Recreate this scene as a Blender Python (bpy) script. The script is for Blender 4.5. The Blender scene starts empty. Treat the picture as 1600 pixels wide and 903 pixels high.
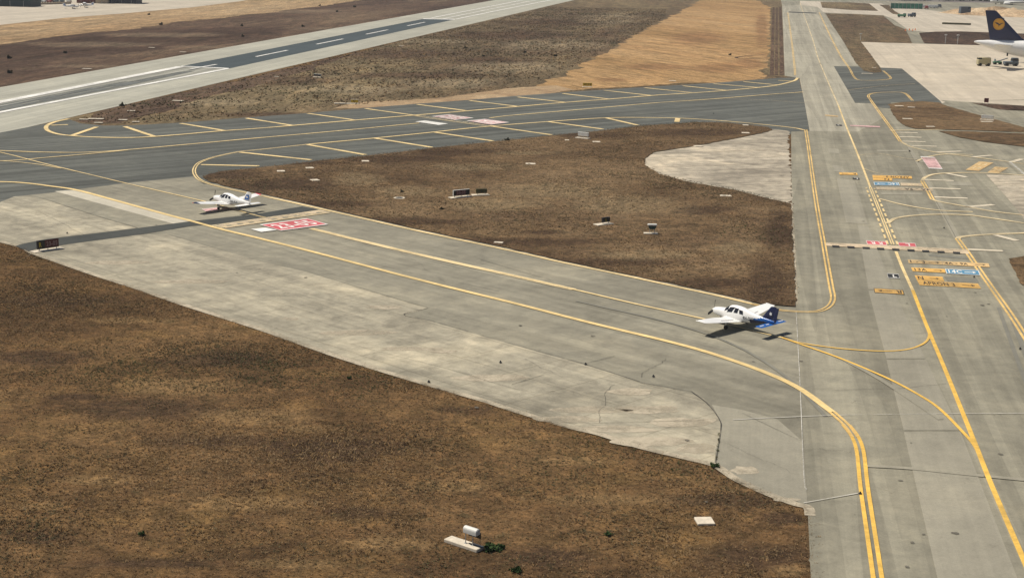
import bpy, bmesh, math, random
import numpy as np
from mathutils import Vector, Matrix, noise
random.seed(7); RNG = np.random.default_rng(11)
SC = bpy.context.scene; COL = SC.collection
R_ = math.radians

# ------------------------------------------------------------------ camera
F_PX, PITCH, ROLL, H = 2323.0, R_(12.999), R_(1.213), 34.605
cF = Vector((0, math.cos(PITCH), -math.sin(PITCH))); cR0 = Vector((1, 0, 0)); cU0 = cR0.cross(cF)
cR = cR0*math.cos(ROLL) + cU0*math.sin(ROLL); cU = -cR0*math.sin(ROLL) + cU0*math.cos(ROLL)
cam = bpy.data.cameras.new('camera'); co = bpy.data.objects.new('camera', cam); COL.objects.link(co)
co.matrix_world = Matrix(((cR.x, cU.x, -cF.x, 0), (cR.y, cU.y, -cF.y, 0), (cR.z, cU.z, -cF.z, H), (0, 0, 0, 1)))
cam.sensor_width = 36; cam.lens = F_PX/1600*36; cam.clip_start = 1; cam.clip_end = 20000
SC.camera = co
# ------------------------------------------------------------------ light
SUN_AZ, SUN_EL = -14.4, 60.0          # azimuth the shadows run to (deg from +x), elevation
a = R_(SUN_AZ + 180); e = R_(SUN_EL)
to_sun = Vector((math.cos(a)*math.cos(e), math.sin(a)*math.cos(e), math.sin(e)))
W = bpy.data.worlds.new('World'); SC.world = W; W.use_nodes = True
nt = W.node_tree; sky = nt.nodes.new('ShaderNodeTexSky'); sky.sky_type = 'NISHITA'; sky.sun_disc = False
sky.sun_elevation = e; sky.sun_rotation = math.atan2(to_sun.x, to_sun.y); sky.dust_density = 2.0
nt.links.new(sky.outputs[0], nt.nodes['Background'].inputs[0]); nt.nodes['Background'].inputs[1].default_value = 0.055
sl = bpy.data.lights.new('sun', 'SUN'); sl.energy = 4.6; sl.angle = R_(0.53); sl.color = (1.0, 0.92, 0.80)
so = bpy.data.objects.new('sun', sl); COL.objects.link(so); so.rotation_euler = to_sun.to_track_quat('Z', 'Y').to_euler()
so.location = (0, 0, 300)
SC.view_settings.view_transform = 'Standard'; SC.view_settings.look = 'None'
SC.view_settings.gamma = 1; SC.view_settings.use_curve_mapping = False; SC.view_settings.exposure = 0.10

# ------------------------------------------------------------------ helpers
def gp(px, py, z=0.0):
    """point of height z that the photograph shows at pixel px, py"""
    d = cF + cR*((px-800)/F_PX) - cU*((py-451.5)/F_PX)
    return Vector((0, 0, H)) + d*((z-H)/d.z)

TH = R_(9.6)                                            # heading of runway and main taxiway
AL = Vector((math.sin(TH), math.cos(TH), 0)); AC = Vector((math.cos(TH), -math.sin(TH), 0))

def tag(o, label=None, cat=None, group=None, kind=None):
    if label: o['label'] = label
    if cat: o['category'] = cat
    if group: o['group'] = group
    if kind: o['kind'] = kind
    return o

def N(nt, t, **k):
    n = nt.nodes.new(t)
    for a_, b_ in k.items(): setattr(n, a_, b_)
    return n

def ramp(nt, src, stops, interp='LINEAR'):
    r = N(nt, 'ShaderNodeValToRGB'); r.color_ramp.interpolation = interp
    el = r.color_ramp.elements
    while len(el) < len(stops): el.new(0.5)
    for q, (p, c) in zip(el, stops):
        q.position = p; q.color = (*c, 1) if len(c) == 3 else c
    nt.links.new(src, r.inputs[0]); return r.outputs[0]

def gray(v): return (v, v, v)

def coords(nt, sx=1, sy=1, rot=None):
    g = N(nt, 'ShaderNodeNewGeometry'); m = N(nt, 'ShaderNodeMapping')
    m.vector_type = 'POINT'; m.inputs['Scale'].default_value = (sx, sy, 1)
    src = g.outputs['Position']
    if rot is not None:
        m0 = N(nt, 'ShaderNodeMapping'); m0.inputs['Rotation'].default_value = (0, 0, rot)
        nt.links.new(src, m0.inputs[0]); src = m0.outputs[0]
    nt.links.new(src, m.inputs[0]); return m.outputs[0]

def noi(nt, v, scale, detail=4, rough=0.6, dist=0):
    n = N(nt, 'ShaderNodeTexNoise'); n.inputs['Scale'].default_value = scale
    n.inputs['Detail'].default_value = detail; n.inputs['Roughness'].default_value = rough
    n.inputs['Distortion'].default_value = dist
    nt.links.new(v, n.inputs['Vector']); return n.outputs['Fac']

def mix(nt, fac, a_, b_, mode='MIX'):
    m = N(nt, 'ShaderNodeMix', data_type='RGBA', blend_type=mode)
    for s, v in ((m.inputs[0], fac), (m.inputs[6], a_), (m.inputs[7], b_)):
        if isinstance(v, (int, float)): s.default_value = v
        elif isinstance(v, tuple): s.default_value = (*v, 1)
        else: nt.links.new(v, s)
    return m.outputs[2]

def newmat(name, rough=0.85, spec=0.3):
    m = bpy.data.materials.new(name); m.use_nodes = True
    b = m.node_tree.nodes['Principled BSDF']; b.inputs['Roughness'].default_value = rough
    b.inputs['Specular IOR Level'].default_value = spec
    return m, m.node_tree, b

def plain(name, c, rough=0.5, spec=0.5, metal=0, var=0.12, sc=1.5):
    m, t, b = newmat(name, rough, spec); b.inputs['Metallic'].default_value = metal
    tc = N(t, 'ShaderNodeTexCoord')
    f = noi(t, tc.outputs['Object'], sc, 5, 0.6)
    c2 = ramp(t, f, [(0.3, tuple(x*(1-var) for x in c)), (0.7, tuple(min(1, x*(1+var)) for x in c))])
    t.links.new(c2, b.inputs['Base Color']); return m

def pavement(name, base, rot=0.0, streak=0.16, panel=0.12, pw=6.0, patch=0.2, fine=0.12, warm=(1.10, 1.0, 0.84), rough=0.9, stain=(0.55, 0.53, 0.5), joint=0):
    """worn paving: lanes of different age along the heading, streaks, blotches, fine grit"""
    m, t, b = newmat(name, rough, 0.25)
    c = base
    v = coords(t, rot=rot)
    vp = coords(t, 1/pw, 0.004, rot=rot)
    f = noi(t, vp, 1.0, 1, 0.4); pan = ramp(t, f, [(0, gray(1-panel*1.3)), (0.42, gray(1-panel*0.2)), (0.5, gray(1+panel)), (0.57, gray(1-panel*0.7)), (0.66, gray(1+panel*0.5))], 'CONSTANT')
    col = mix(t, 1.0, base, pan, 'MULTIPLY')
    vs = coords(t, 0.9, 0.02, rot=rot)
    f = noi(t, vs, 1.0, 6, 0.65, 0.3); st = ramp(t, f, [(0.3, gray(1-streak)), (0.5, gray(1)), (0.72, gray(1+streak))])
    col = mix(t, 1.0, col, st, 'MULTIPLY')
    f = noi(t, v, 0.06, 6, 0.62, 0.6); pt = ramp(t, f, [(0.32, gray(1-patch)), (0.5, gray(1)), (0.68, tuple(1+patch*w for w in warm))])
    col = mix(t, 1.0, col, pt, 'MULTIPLY')
    f = noi(t, v, 0.5, 8, 0.72, 0.4); pt = ramp(t, f, [(0.33, gray(1-patch*0.9)), (0.52, gray(1)), (0.7, tuple(1+patch*w*0.8 for w in warm))])
    col = mix(t, 1.0, col, pt, 'MULTIPLY')
    f = noi(t, v, 7, 4, 0.8); fn = ramp(t, f, [(0.3, gray(1-fine)), (0.7, gray(1+fine))])
    col = mix(t, 1.0, col, fn, 'MULTIPLY')
    f = noi(t, v, 1.1, 3, 0.5, 1.2); sp = ramp(t, f, [(0.0, gray(0)), (0.70, gray(0)), (0.78, gray(1))])
    col = mix(t, mix(t, 1.0, sp, gray(0.6), 'MULTIPLY'), col, mix(t, 1.0, col, stain, 'MULTIPLY'))
    if joint:
        k = N(t, 'ShaderNodeTexBrick', offset=0.0); t.links.new(v, k.inputs['Vector']); k.inputs['Scale'].default_value = 1.0
        k.inputs['Brick Width'].default_value = joint; k.inputs['Row Height'].default_value = joint; k.inputs['Mortar Size'].default_value = .05; k.inputs['Mortar Smooth'].default_value = .3; k.inputs['Bias'].default_value = 0
        k.inputs['Color1'].default_value = (.975, .975, .975, 1); k.inputs['Color2'].default_value = (1.03, 1.03, 1.03, 1); k.inputs['Mortar'].default_value = (.72, .71, .68, 1)
        col = mix(t, 1.0, col, k.outputs['Color'], 'MULTIPLY')
    t.links.new(col, b.inputs['Base Color'])
    bp = N(t, 'ShaderNodeBump'); bp.inputs['Strength'].default_value = 0.25; bp.inputs['Distance'].default_value = 0.02
    t.links.new(noi(t, v, 12, 4, 0.8), bp.inputs['Height']); t.links.new(bp.outputs[0], b.inputs['Normal'])
    return m

def blobs(nt, spots, nz):
    """soft ellipses of other ground cover: (px, py, rx, ry) as the photograph shows them; returns a 0..1 mask broken up by noise"""
    tot = None; g = N(nt, 'ShaderNodeNewGeometry')
    for px, py, rx, ry in spots:
        c = gp(px, py); ex = (gp(px+rx, py)-c); ey = (gp(px, py-ry)-gp(px, py+ry))*.5
        det_ = ex.x*ey.y-ex.y*ey.x
        d = N(nt, 'ShaderNodeVectorMath', operation='SUBTRACT'); nt.links.new(g.outputs['Position'], d.inputs[0]); d.inputs[1].default_value = (c.x, c.y, 0)
        out = []
        for vec in ((ey.y/det_, -ey.x/det_, 0), (-ex.y/det_, ex.x/det_, 0)):
            q = N(nt, 'ShaderNodeVectorMath', operation='DOT_PRODUCT'); nt.links.new(d.outputs[0], q.inputs[0]); q.inputs[1].default_value = vec
            m = N(nt, 'ShaderNodeMath', operation='MULTIPLY'); nt.links.new(q.outputs['Value'], m.inputs[0]); nt.links.new(q.outputs['Value'], m.inputs[1]); out.append(m.outputs[0])
        a_ = N(nt, 'ShaderNodeMath', operation='ADD'); nt.links.new(out[0], a_.inputs[0]); nt.links.new(out[1], a_.inputs[1])
        m = N(nt, 'ShaderNodeMath', operation='MULTIPLY'); nt.links.new(a_.outputs[0], m.inputs[0]); m.inputs[1].default_value = -1.2
        x = N(nt, 'ShaderNodeMath', operation='EXPONENT'); nt.links.new(m.outputs[0], x.inputs[0])
        if tot is None: tot = x.outputs[0]
        else:
            t = N(nt, 'ShaderNodeMath', operation='MAXIMUM'); nt.links.new(tot, t.inputs[0]); nt.links.new(x.outputs[0], t.inputs[1]); tot = t.outputs[0]
    t = N(nt, 'ShaderNodeMath', operation='MULTIPLY_ADD'); nt.links.new(nz, t.inputs[0]); t.inputs[1].default_value = 1.5; nt.links.new(tot, t.inputs[2])
    return _mr(nt, t.outputs[0], 1.0, 1.5)

def _mr(nt, src, lo, hi):
    m = N(nt, 'ShaderNodeMapRange'); m.inputs['From Min'].default_value = lo; m.inputs['From Max'].default_value = hi; nt.links.new(src, m.inputs['Value']); return m.outputs[0]

def earth(name, dark, mid, light, accent, big=0.035, rot=0.0, stretch=1.0, bump=0.5, dens=0.5, acc=0.4, det=1.0, dk=(), lt=(), dkc=None, ltc=None):
    """dry ground: large patches, metre-size clumps of different plants, fine grit"""
    m, t, b = newmat(name, 1.0, 0.05)
    v = coords(t, 1.0, stretch, rot=rot)
    f = noi(t, v, big, 9, 0.70, 0.5)
    col = ramp(t, f, [(0.34, dark), (0.5, mid), (0.68, light)])
    f3 = noi(t, v, big*2.3, 7, 0.7, 1.0)
    col = mix(t, ramp(t, f3, [(0.5, gray(0)), (0.66, gray(acc))]), col, accent)
    nb = noi(t, v, .16*det, 7, .7, .6)
    if dk: col = mix(t, mix(t, 1.0, blobs(t, dk, nb), gray(.72), 'MULTIPLY'), col, dkc or dark)
    if lt: col = mix(t, mix(t, 1.0, blobs(t, lt, nb), gray(.55), 'MULTIPLY'), col, ltc or light)
    f2 = noi(t, v, 0.55*det, 9, 0.80, 0.8)
    k2 = ramp(t, f2, [(0.36, (.42, .44, .42)), (0.45, (.74, .74, .74)), (0.51, (1.0, .98, .96)), (0.57, (1.25, 1.18, 1.1)), (0.65, (1.65, 1.52, 1.35))])
    col = mix(t, min(1, dens*1.6), col, mix(t, 1.0, col, k2, 'MULTIPLY'))
    f5 = noi(t, v, 0.9*det, 5, 0.7, 0.5)
    col = mix(t, ramp(t, f5, [(0.58, gray(0)), (0.68, gray(dens*.8))]), col, (.058, .060, .030))
    f4 = noi(t, v, 2.6*det, 8, 1.0)
    k4 = ramp(t, f4, [(0.41, gray(0.30)), (0.48, gray(0.82)), (0.53, gray(1.15)), (0.60, gray(1.85))])
    col = mix(t, min(1, dens*1.7), col, mix(t, 1.0, col, k4, 'MULTIPLY'))
    t.links.new(col, b.inputs['Base Color'])
    bp = N(t, 'ShaderNodeBump'); bp.inputs['Strength'].default_value = bump; bp.inputs['Distance'].default_value = 0.35
    t.links.new(noi(t, v, 1.8, 8, 0.85), bp.inputs['Height']); t.links.new(bp.outputs[0], b.inputs['Normal'])
    return m

def paint(name, c, wear=0.35, rough=0.6, sc=1.3):
    """road paint, scuffed away in places so the paving shows through"""
    m, t, b = newmat(name, rough, 0.3)
    v = coords(t)
    f = noi(t, v, 0.8, 5, 0.7)
    t.links.new(ramp(t, f, [(0.3, tuple(x*0.82 for x in c)), (0.7, tuple(min(1, x*1.1) for x in c))]), b.inputs['Base Color'])
    f = noi(t, v, sc, 8, 0.82)
    f2 = noi(t, v, 0.12, 3, 0.6)
    s = N(t, 'ShaderNodeMath', operation='ADD'); t.links.new(f, s.inputs[0]); t.links.new(f2, s.inputs[1])
    mr = N(t, 'ShaderNodeMapRange'); mr.inputs['From Min'].default_value = 0.85+wear*0.12; mr.inputs['From Max'].default_value = 1.25
    mr.inputs['To Min'].default_value = 1.0; mr.inputs['To Max'].default_value = max(0.0, 1-wear*2.2)
    t.links.new(s.outputs[0], mr.inputs['Value']); t.links.new(mr.outputs[0], b.inputs['Alpha'])
    return m

M = {}
M['grass'] = earth('dry_grass_soil', (.058, .037, .021), (.122, .075, .037), (.200, .128, .062), (.215, .138, .056), big=.03, acc=.5,
    dk=[(90, 470, 120, 14), (230, 640, 170, 22), (60, 560, 90, 16), (540, 700, 190, 24), (330, 560, 100, 14), (120, 620, 60, 8), (330, 690, 120, 14), (1180, 870, 110, 30), (1160, 735, 60, 8), (1130, 780, 150, 14), (860, 870, 90, 20), (60, 840, 80, 16), (720, 640, 60, 10), (260, 880, 160, 10), (1220, 810, 40, 14), (560, 800, 70, 12)],
    lt=[(280, 600, 110, 16), (400, 650, 120, 14), (150, 750, 90, 9), (390, 785, 120, 14), (480, 670, 60, 10), (200, 500, 80, 7), (700, 760, 90, 12), (960, 780, 120, 12), (610, 850, 80, 12), (900, 720, 60, 8), (450, 880, 100, 10), (60, 790, 60, 8), (1230, 890, 40, 12)], dkc=(.056, .037, .025), ltc=(.240, .160, .078))
M['island'] = earth('burnt_grass_soil', (.074, .049, .029), (.136, .092, .052), (.205, .145, .084), (.110, .076, .050), big=.035, acc=.5,
    dk=[(360, 275, 70, 12), (450, 290, 90, 12), (470, 255, 80, 7), (600, 250, 120, 8), (700, 240, 60, 8), (520, 320, 90, 6), (650, 348, 110, 7), (800, 380, 130, 8), (950, 412, 130, 9), (1100, 445, 110, 10), (1200, 440, 50, 40), (1080, 208, 120, 8), (1220, 360, 30, 40), (930, 213, 80, 6), (850, 365, 40, 5), (760, 238, 70, 5), (1100, 330, 60, 8)],
    lt=[(560, 280, 50, 12), (740, 262, 80, 8), (860, 300, 110, 16), (980, 320, 110, 18), (780, 320, 90, 12), (1010, 400, 90, 8), (820, 240, 60, 4), (640, 300, 60, 10), (1150, 390, 50, 12)], dkc=(.050, .032, .022), ltc=(.215, .165, .098))
M['far_grass'] = earth('far_scrub_soil', (.072, .050, .034), (.128, .098, .060), (.215, .172, .100), (.125, .078, .054), big=.012, rot=TH, stretch=.22, acc=.5, det=.45,
    dk=[(200, 165, 110, 10), (430, 125, 110, 9), (620, 85, 130, 9), (800, 55, 120, 8), (880, 35, 110, 6), (640, 118, 120, 6), (760, 95, 90, 7), (420, 180, 120, 6)], lt=[(330, 160, 90, 7), (560, 140, 120, 8), (700, 130, 100, 9), (800, 105, 90, 10), (860, 70, 90, 9), (960, 30, 60, 9), (680, 65, 90, 4)], dkc=(.072, .046, .032), ltc=(.250, .205, .135))
M['ridge'] = earth('dark_scrub_soil', (.048, .032, .024), (.080, .054, .040), (.165, .120, .080), (.085, .053, .040), big=.012, rot=TH, stretch=.2, acc=.5, det=.4, lt=[(130, 70, 130, 5), (260, 55, 110, 4), (450, 18, 120, 4), (150, 104, 60, 3), (330, 74, 70, 3), (560, 45, 130, 3)], ltc=(.190, .145, .100))
M['gold'] = earth('golden_stubble', (.235, .150, .070), (.330, .214, .104), (.395, .272, .145), (.270, .165, .085), big=.02, rot=R_(-28), stretch=.14, dens=.45, acc=.5, bump=.3, det=.5,
    dk=[(1130, 105, 60, 9), (1020, 105, 60, 6), (1090, 60, 50, 12), (1170, 100, 30, 12), (960, 125, 40, 4), (1190, 40, 12, 30)], dkc=(.215, .125, .065))
M['mow'] = paint('stubble_line', (.20, .120, .060), .5, .95, .25)
M['gold_far'] = earth('pale_stubble', (.20, .135, .075), (.30, .215, .125), (.38, .29, .18), (.25, .17, .10), big=.012, rot=TH, stretch=.16, dens=.5, acc=.6, bump=.3, det=.4)
M['rubble'] = earth('excavated_rubble', (.22, .15, .09), (.45, .34, .22), (.60, .48, .33), (.35, .23, .15), big=.08, dens=.5)
M['sandy'] = earth('bare_sandy_verge', (.24, .165, .10), (.34, .25, .155), (.43, .33, .21), (.27, .18, .10), big=.1, dens=.3, bump=.2)

_c = gp(1255, 144)-gp(0, 235); CROSS_ROT = math.pi/2-math.atan2(_c.y, _c.x)
M['taxi'] = pavement('taxiway_asphalt_aged', (.225, .212, .162), rot=TH, panel=.09, pw=5.0, patch=.20)
M['mid'] = pavement('taxiway_concrete_grey', (.232, .218, .168), rot=R_(-45), panel=.05, pw=6, streak=.14, patch=.22)
M['light'] = pavement('shoulder_concrete_pale', (.318, .292, .222), rot=R_(-45), panel=.05, streak=.16, patch=.34, joint=6.0)
M['pale'] = pavement('pale_band_concrete', (.45, .42, .34), rot=R_(-45), panel=.03, streak=.1, patch=.12, joint=6.0)
M['dark'] = pavement('dark_asphalt', (.094, .099, .088), rot=CROSS_ROT, panel=.16, pw=3.2, streak=.32, patch=.16)
M['strip'] = pavement('asphalt_strip', (.050, .054, .050), rot=R_(40), panel=.03, streak=.12, patch=.14)
M['runway'] = pavement('runway_grey', (.335, .330, .275), rot=TH, panel=.05, pw=7, streak=.14, patch=.10)
M['rwdark'] = pavement('runway_new_asphalt', (.050, .066, .072), rot=TH, panel=.05, streak=.2, patch=.08)
M['rubber'] = pavement('runway_rubbered', (.250, .248, .212), rot=TH, panel=.25, pw=1.6, streak=.5, patch=.12)
M['apron'] = pavement('apron_concrete', (.46, .405, .318), rot=TH, panel=.04, pw=8, streak=.06, patch=.11, rough=.8, joint=7.5)
M['apron_dim'] = pavement('far_apron_concrete', (.43, .385, .31), rot=TH, panel=.05, pw=8, streak=.08, patch=.12)
M['lobe'] = pavement('broken_concrete', (.37, .328, .255), rot=R_(70), panel=.07, pw=2.5, streak=.28, patch=.42)
M['patchd'] = pavement('patched_asphalt', (.185, .180, .150), rot=TH, panel=.03, streak=.1, patch=.1)
M['mainl'] = pavement('taxiway_concrete_far', (.300, .282, .222), rot=TH, panel=.09, pw=5.0, patch=.12)
M['patchl'] = pavement('patched_concrete', (.268, .252, .198), rot=TH, panel=.03, streak=.1, patch=.12)
M['road'] = pavement('perimeter_road', (.20, .175, .165), rot=TH, panel=.03, streak=.1, patch=.1)

M['dust'] = paint('pale_dust', (.42, .368, .275), .46, .95, .9)
M['lat'] = paint('paint_cream_bright', (.70, .62, .47), .18)
M['yels'] = paint('paint_yellow_soft', (.80, .60, .27), .16)
M['yelm'] = paint('paint_yellow_mellow', (.78, .53, .19), .26)
M['yel'] = paint('paint_yellow', (.80, .50, .10), .20)
M['yelp'] = paint('paint_yellow_faded', (.82, .63, .31), .22)
M['yelf'] = paint('paint_yellow_worn', (.70, .57, .34), .32)
M['cream'] = paint('paint_cream', (.62, .50, .34), .42)
M['white'] = paint('paint_white', (.80, .79, .74), .18)
M['whitef'] = paint('paint_white_faded', (.52, .50, .44), .45)
M['red'] = paint('paint_red', (.62, .125, .14), .24)
M['pink'] = paint('paint_pink', (.64, .40, .39), .4)
M['orange'] = paint('paint_orange', (.76, .45, .12), .26)
M['orangef'] = paint('paint_orange_faded', (.70, .48, .22), .36)
M['blue'] = paint('paint_blue', (.10, .26, .40), .24)
M['black'] = paint('paint_black', (.03, .03, .03), .15)
M['skid'] = paint('tyre_rubber_film', (.135, .145, .138), .42, .9, .15)
M['spot'] = paint('oil_spot', (.12, .11, .088), .3, .8)
M['crack'] = paint('joint_sealant', (.055, .052, .042), .5)

M['bodywhite'] = plain('aircraft_white', (.80, .80, .78), .25, .5, var=.04)
M['bodyblue'] = plain('aircraft_blue', (.012, .10, .36), .22, .5, var=.1)
M['navy'] = plain('aircraft_navy', (.006, .013, .062), .28, .5, var=.1)
M['bodyred'] = plain('aircraft_red', (.55, .06, .07), .35, .5, var=.1)
M['glass'] = plain('aircraft_glass', (.012, .014, .018), .08, .6, var=.3)
M['dk'] = plain('dark_metal', (.03, .03, .032), .5, .4)
M['metal'] = plain('galvanised_metal', (.42, .43, .42), .45, .5, metal=.4)
M['rubberm'] = plain('tyre_rubber', (.02, .02, .02), .85, .2)
M['conc'] = plain('slab_concrete', (.56, .50, .40), .9, .2, var=.18, sc=3)
M['signwhite'] = plain('sign_case_white', (.62, .62, .58), .5, .4)
M['signred'] = plain('sign_red', (.10, .022, .022), .45, .4)
M['signblack'] = plain('sign_black', (.022, .020, .018), .45, .4)
M['signyel'] = plain('sign_yellow', (.50, .36, .03), .5, .4)
M['signolive'] = plain('sign_olive', (.07, .065, .02), .5, .4)
M['signtxt'] = plain('sign_letters_dull', (.30, .19, .19), .5, .4)
M['teal'] = plain('roof_teal', (.10, .33, .28), .6, .3, sc=.3)
M['hangar'] = plain('hangar_dark_cladding', (.016, .038, .042), .6, .3, sc=.3)
M['hangard'] = plain('hangar_navy_cladding', (.022, .026, .038), .6, .3, sc=.3)
M['brick'] = plain('red_brown_wall', (.17, .06, .045), .85, .2, sc=.4)
M['tan'] = plain('limestone_wall', (.42, .34, .24), .9, .2, sc=.4)
M['greenmesh'] = plain('green_screen', (.06, .22, .15), .8, .2, var=.4, sc=.5)
M['khaki'] = plain('khaki_paint', (.40, .36, .22), .5, .4)
M['vgreen'] = plain('vehicle_green', (.07, .20, .11), .5, .4)
M['vgrey'] = plain('vehicle_blue_grey', (.09, .11, .13), .5, .4)
M['vwhite'] = plain('vehicle_white', (.62, .62, .60), .4, .4)
M['vred'] = plain('vehicle_red', (.30, .05, .04), .4, .4)
M['coneo'] = plain('cone_orange', (.75, .20, .04), .5, .3)
M['logo'] = plain('tail_disc_gold', (.72, .36, .035), .4, .4, var=.03)

def leafmat(name, c, var=.35):
    m, t, b = newmat(name, .9, .1)
    v = coords(t); f = noi(t, v, 1.3, 3, .7)
    t.links.new(ramp(t, f, [(0.3, tuple(x*(1-var) for x in c)), (0.7, tuple(x*(1+var) for x in c))]), b.inputs['Base Color']); return m
M['tuft_tan'] = leafmat('straw_tan', (.26, .182, .100))
M['tuft_gold'] = leafmat('straw_gold', (.29, .188, .085))
M['tuft_brown'] = leafmat('dead_stem_brown', (.108, .068, .042))
M['tuft_olive'] = leafmat('weed_olive', (.112, .100, .056))
M['tuft_green'] = leafmat('weed_green', (.070, .085, .036))
M['leaf'] = leafmat('shrub_leaf', (.045, .075, .026))
M['leafd'] = leafmat('shrub_leaf_dark', (.040, .042, .024))
M['bark'] = leafmat('bark', (.07, .05, .035))

class MB:
    def __init__(s): s.v = []; s.f = []; s.m = []; s.mi = 0
    def add(s, vs, fs, mi=None):
        o = len(s.v); s.v += [tuple(x) for x in vs]; s.f += [tuple(i+o for i in f) for f in fs]
        s.m += [s.mi if mi is None else mi]*len(fs); return s
    def box(s, c, d, rz=0, mi=None, taper=1.0, shift=(0, 0)):
        c = Vector(c); hx, hy, hz = d[0]/2, d[1]/2, d[2]/2; cs, sn = math.cos(rz), math.sin(rz); vs = []
        for z in (-1, 1):
            k = taper if z > 0 else 1.0
            for x, y in ((-1, -1), (1, -1), (1, 1), (-1, 1)):
                X, Y = x*hx*k + (shift[0] if z > 0 else 0), y*hy*k + (shift[1] if z > 0 else 0)
                vs.append((c.x+X*cs-Y*sn, c.y+X*sn+Y*cs, c.z+z*hz))
        return s.add(vs, [(3, 2, 1, 0), (4, 5, 6, 7), (0, 1, 5, 4), (1, 2, 6, 5), (2, 3, 7, 6), (3, 0, 4, 7)], mi)
    def bbox(s, c, d, bev=.03, rz=0, mi=None):
        """box with bevelled edges (three lofted slabs)"""
        c = Vector(c); hx, hy, hz = d[0]/2, d[1]/2, d[2]/2; b = min(bev, hx*.9, hy*.9, hz*.9); cs, sn = math.cos(rz), math.sin(rz)
        rings = []
        for z, q in ((-hz, b), (-hz+b, 0), (hz-b, 0), (hz, b)):
            X, Y = hx-q, hy-q; k = b
            pts = [(-X+k, -Y), (X-k, -Y), (X, -Y+k), (X, Y-k), (X-k, Y), (-X+k, Y), (-X, Y-k), (-X, -Y+k)]
            rings.append([(c.x+x*cs-y*sn, c.y+x*sn+y*cs, c.z+z) for x, y in pts])
        return s.loft(rings, mi)
    def loft(s, rings, mi=None, cap=True):
        n = len(rings[0]); vs = [p for r in rings for p in r]; fs = []
        for i in range(len(rings)-1):
            for j in range(n):
                k = (j+1) % n; fs.append((i*n+j, i*n+k, (i+1)*n+k, (i+1)*n+j))
        if cap: fs += [tuple(range(n))[::-1], tuple((len(rings)-1)*n+j for j in range(n))]
        return s.add(vs, fs, mi)
    def cyl(s, p0, p1, r0, r1=None, n=10, mi=None):
        p0, p1 = Vector(p0), Vector(p1); r1 = r0 if r1 is None else r1; d = (p1-p0).normalized()
        u = d.orthogonal().normalized(); w = d.cross(u)
        rg = lambda p, r: [p+u*(r*math.cos(t))+w*(r*math.sin(t)) for t in [2*math.pi*i/n for i in range(n)]]
        return s.loft([rg(p0, r0), rg(p1, r1)], mi)
    def build(s, name, mats, parent=None, smooth=False, loc=None):
        me = bpy.data.meshes.new(name); me.from_pydata(s.v, [], s.f)
        mats = mats if isinstance(mats, (list, tuple)) else [mats]
        for m in mats: me.materials.append(m)
        me.polygons.foreach_set('material_index', s.m)
        bm = bmesh.new(); bm.from_mesh(me); bmesh.ops.recalc_face_normals(bm, faces=bm.faces); bm.to_mesh(me); bm.free()
        if smooth:
            me.polygons.foreach_set('use_smooth', [True]*len(me.polygons))
            me.set_sharp_from_angle(angle=R_(38))
        me.update(); o = bpy.data.objects.new(name, me); COL.objects.link(o)
        if parent is not None: o.parent = parent
        if loc is not None: o.location = loc
        return o

def empty(name, loc, rz=0, label=None, cat=None, group=None):
    o = bpy.data.objects.new(name, None); COL.objects.link(o); o.location = loc; o.rotation_euler = (0, 0, rz)
    o.empty_display_size = .5
    return tag(o, label, cat, group)

def copy_tree(o, parent=None):
    c = o.copy(); COL.objects.link(c); c.parent = parent
    for ch in list(o.children): copy_tree(ch, c)
    return c

def spline(P, n=8):
    """Catmull-Rom through world points"""
    if len(P) < 3: return P
    Q = [P[0]*2-P[1]] + P + [P[-1]*2-P[-2]]; out = []
    for i in range(1, len(Q)-2):
        p0, p1, p2, p3 = Q[i-1:i+3]
        for k in range(n):
            t = k/n
            out.append(.5*((2*p1)+(p2-p0)*t+(2*p0-5*p1+4*p2-p3)*t*t+(3*p1-p0-3*p2+p3)*t**3))
    out.append(P[-1]); return out

def ragged(P, amp, step=.8, fr=.35):
    """outline with small irregular bites"""
    out = []
    for i in range(len(P)):
        a_, b_ = P[i], P[(i+1) % len(P)]; L = (b_-a_).length; n = max(1, min(400, int(L/step)))
        nr = Vector((-(b_-a_).y, (b_-a_).x, 0)).normalized()
        for k in range(n):
            p = a_.lerp(b_, k/n)
            q = noise.noise(Vector((p.x*fr, p.y*fr, 3.1)))*1.2 + noise.noise(Vector((p.x*fr*4, p.y*fr*4, 9.7)))*.7
            out.append(p + nr*(q*amp*(0 if k == 0 else 1)))
    return out

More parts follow.
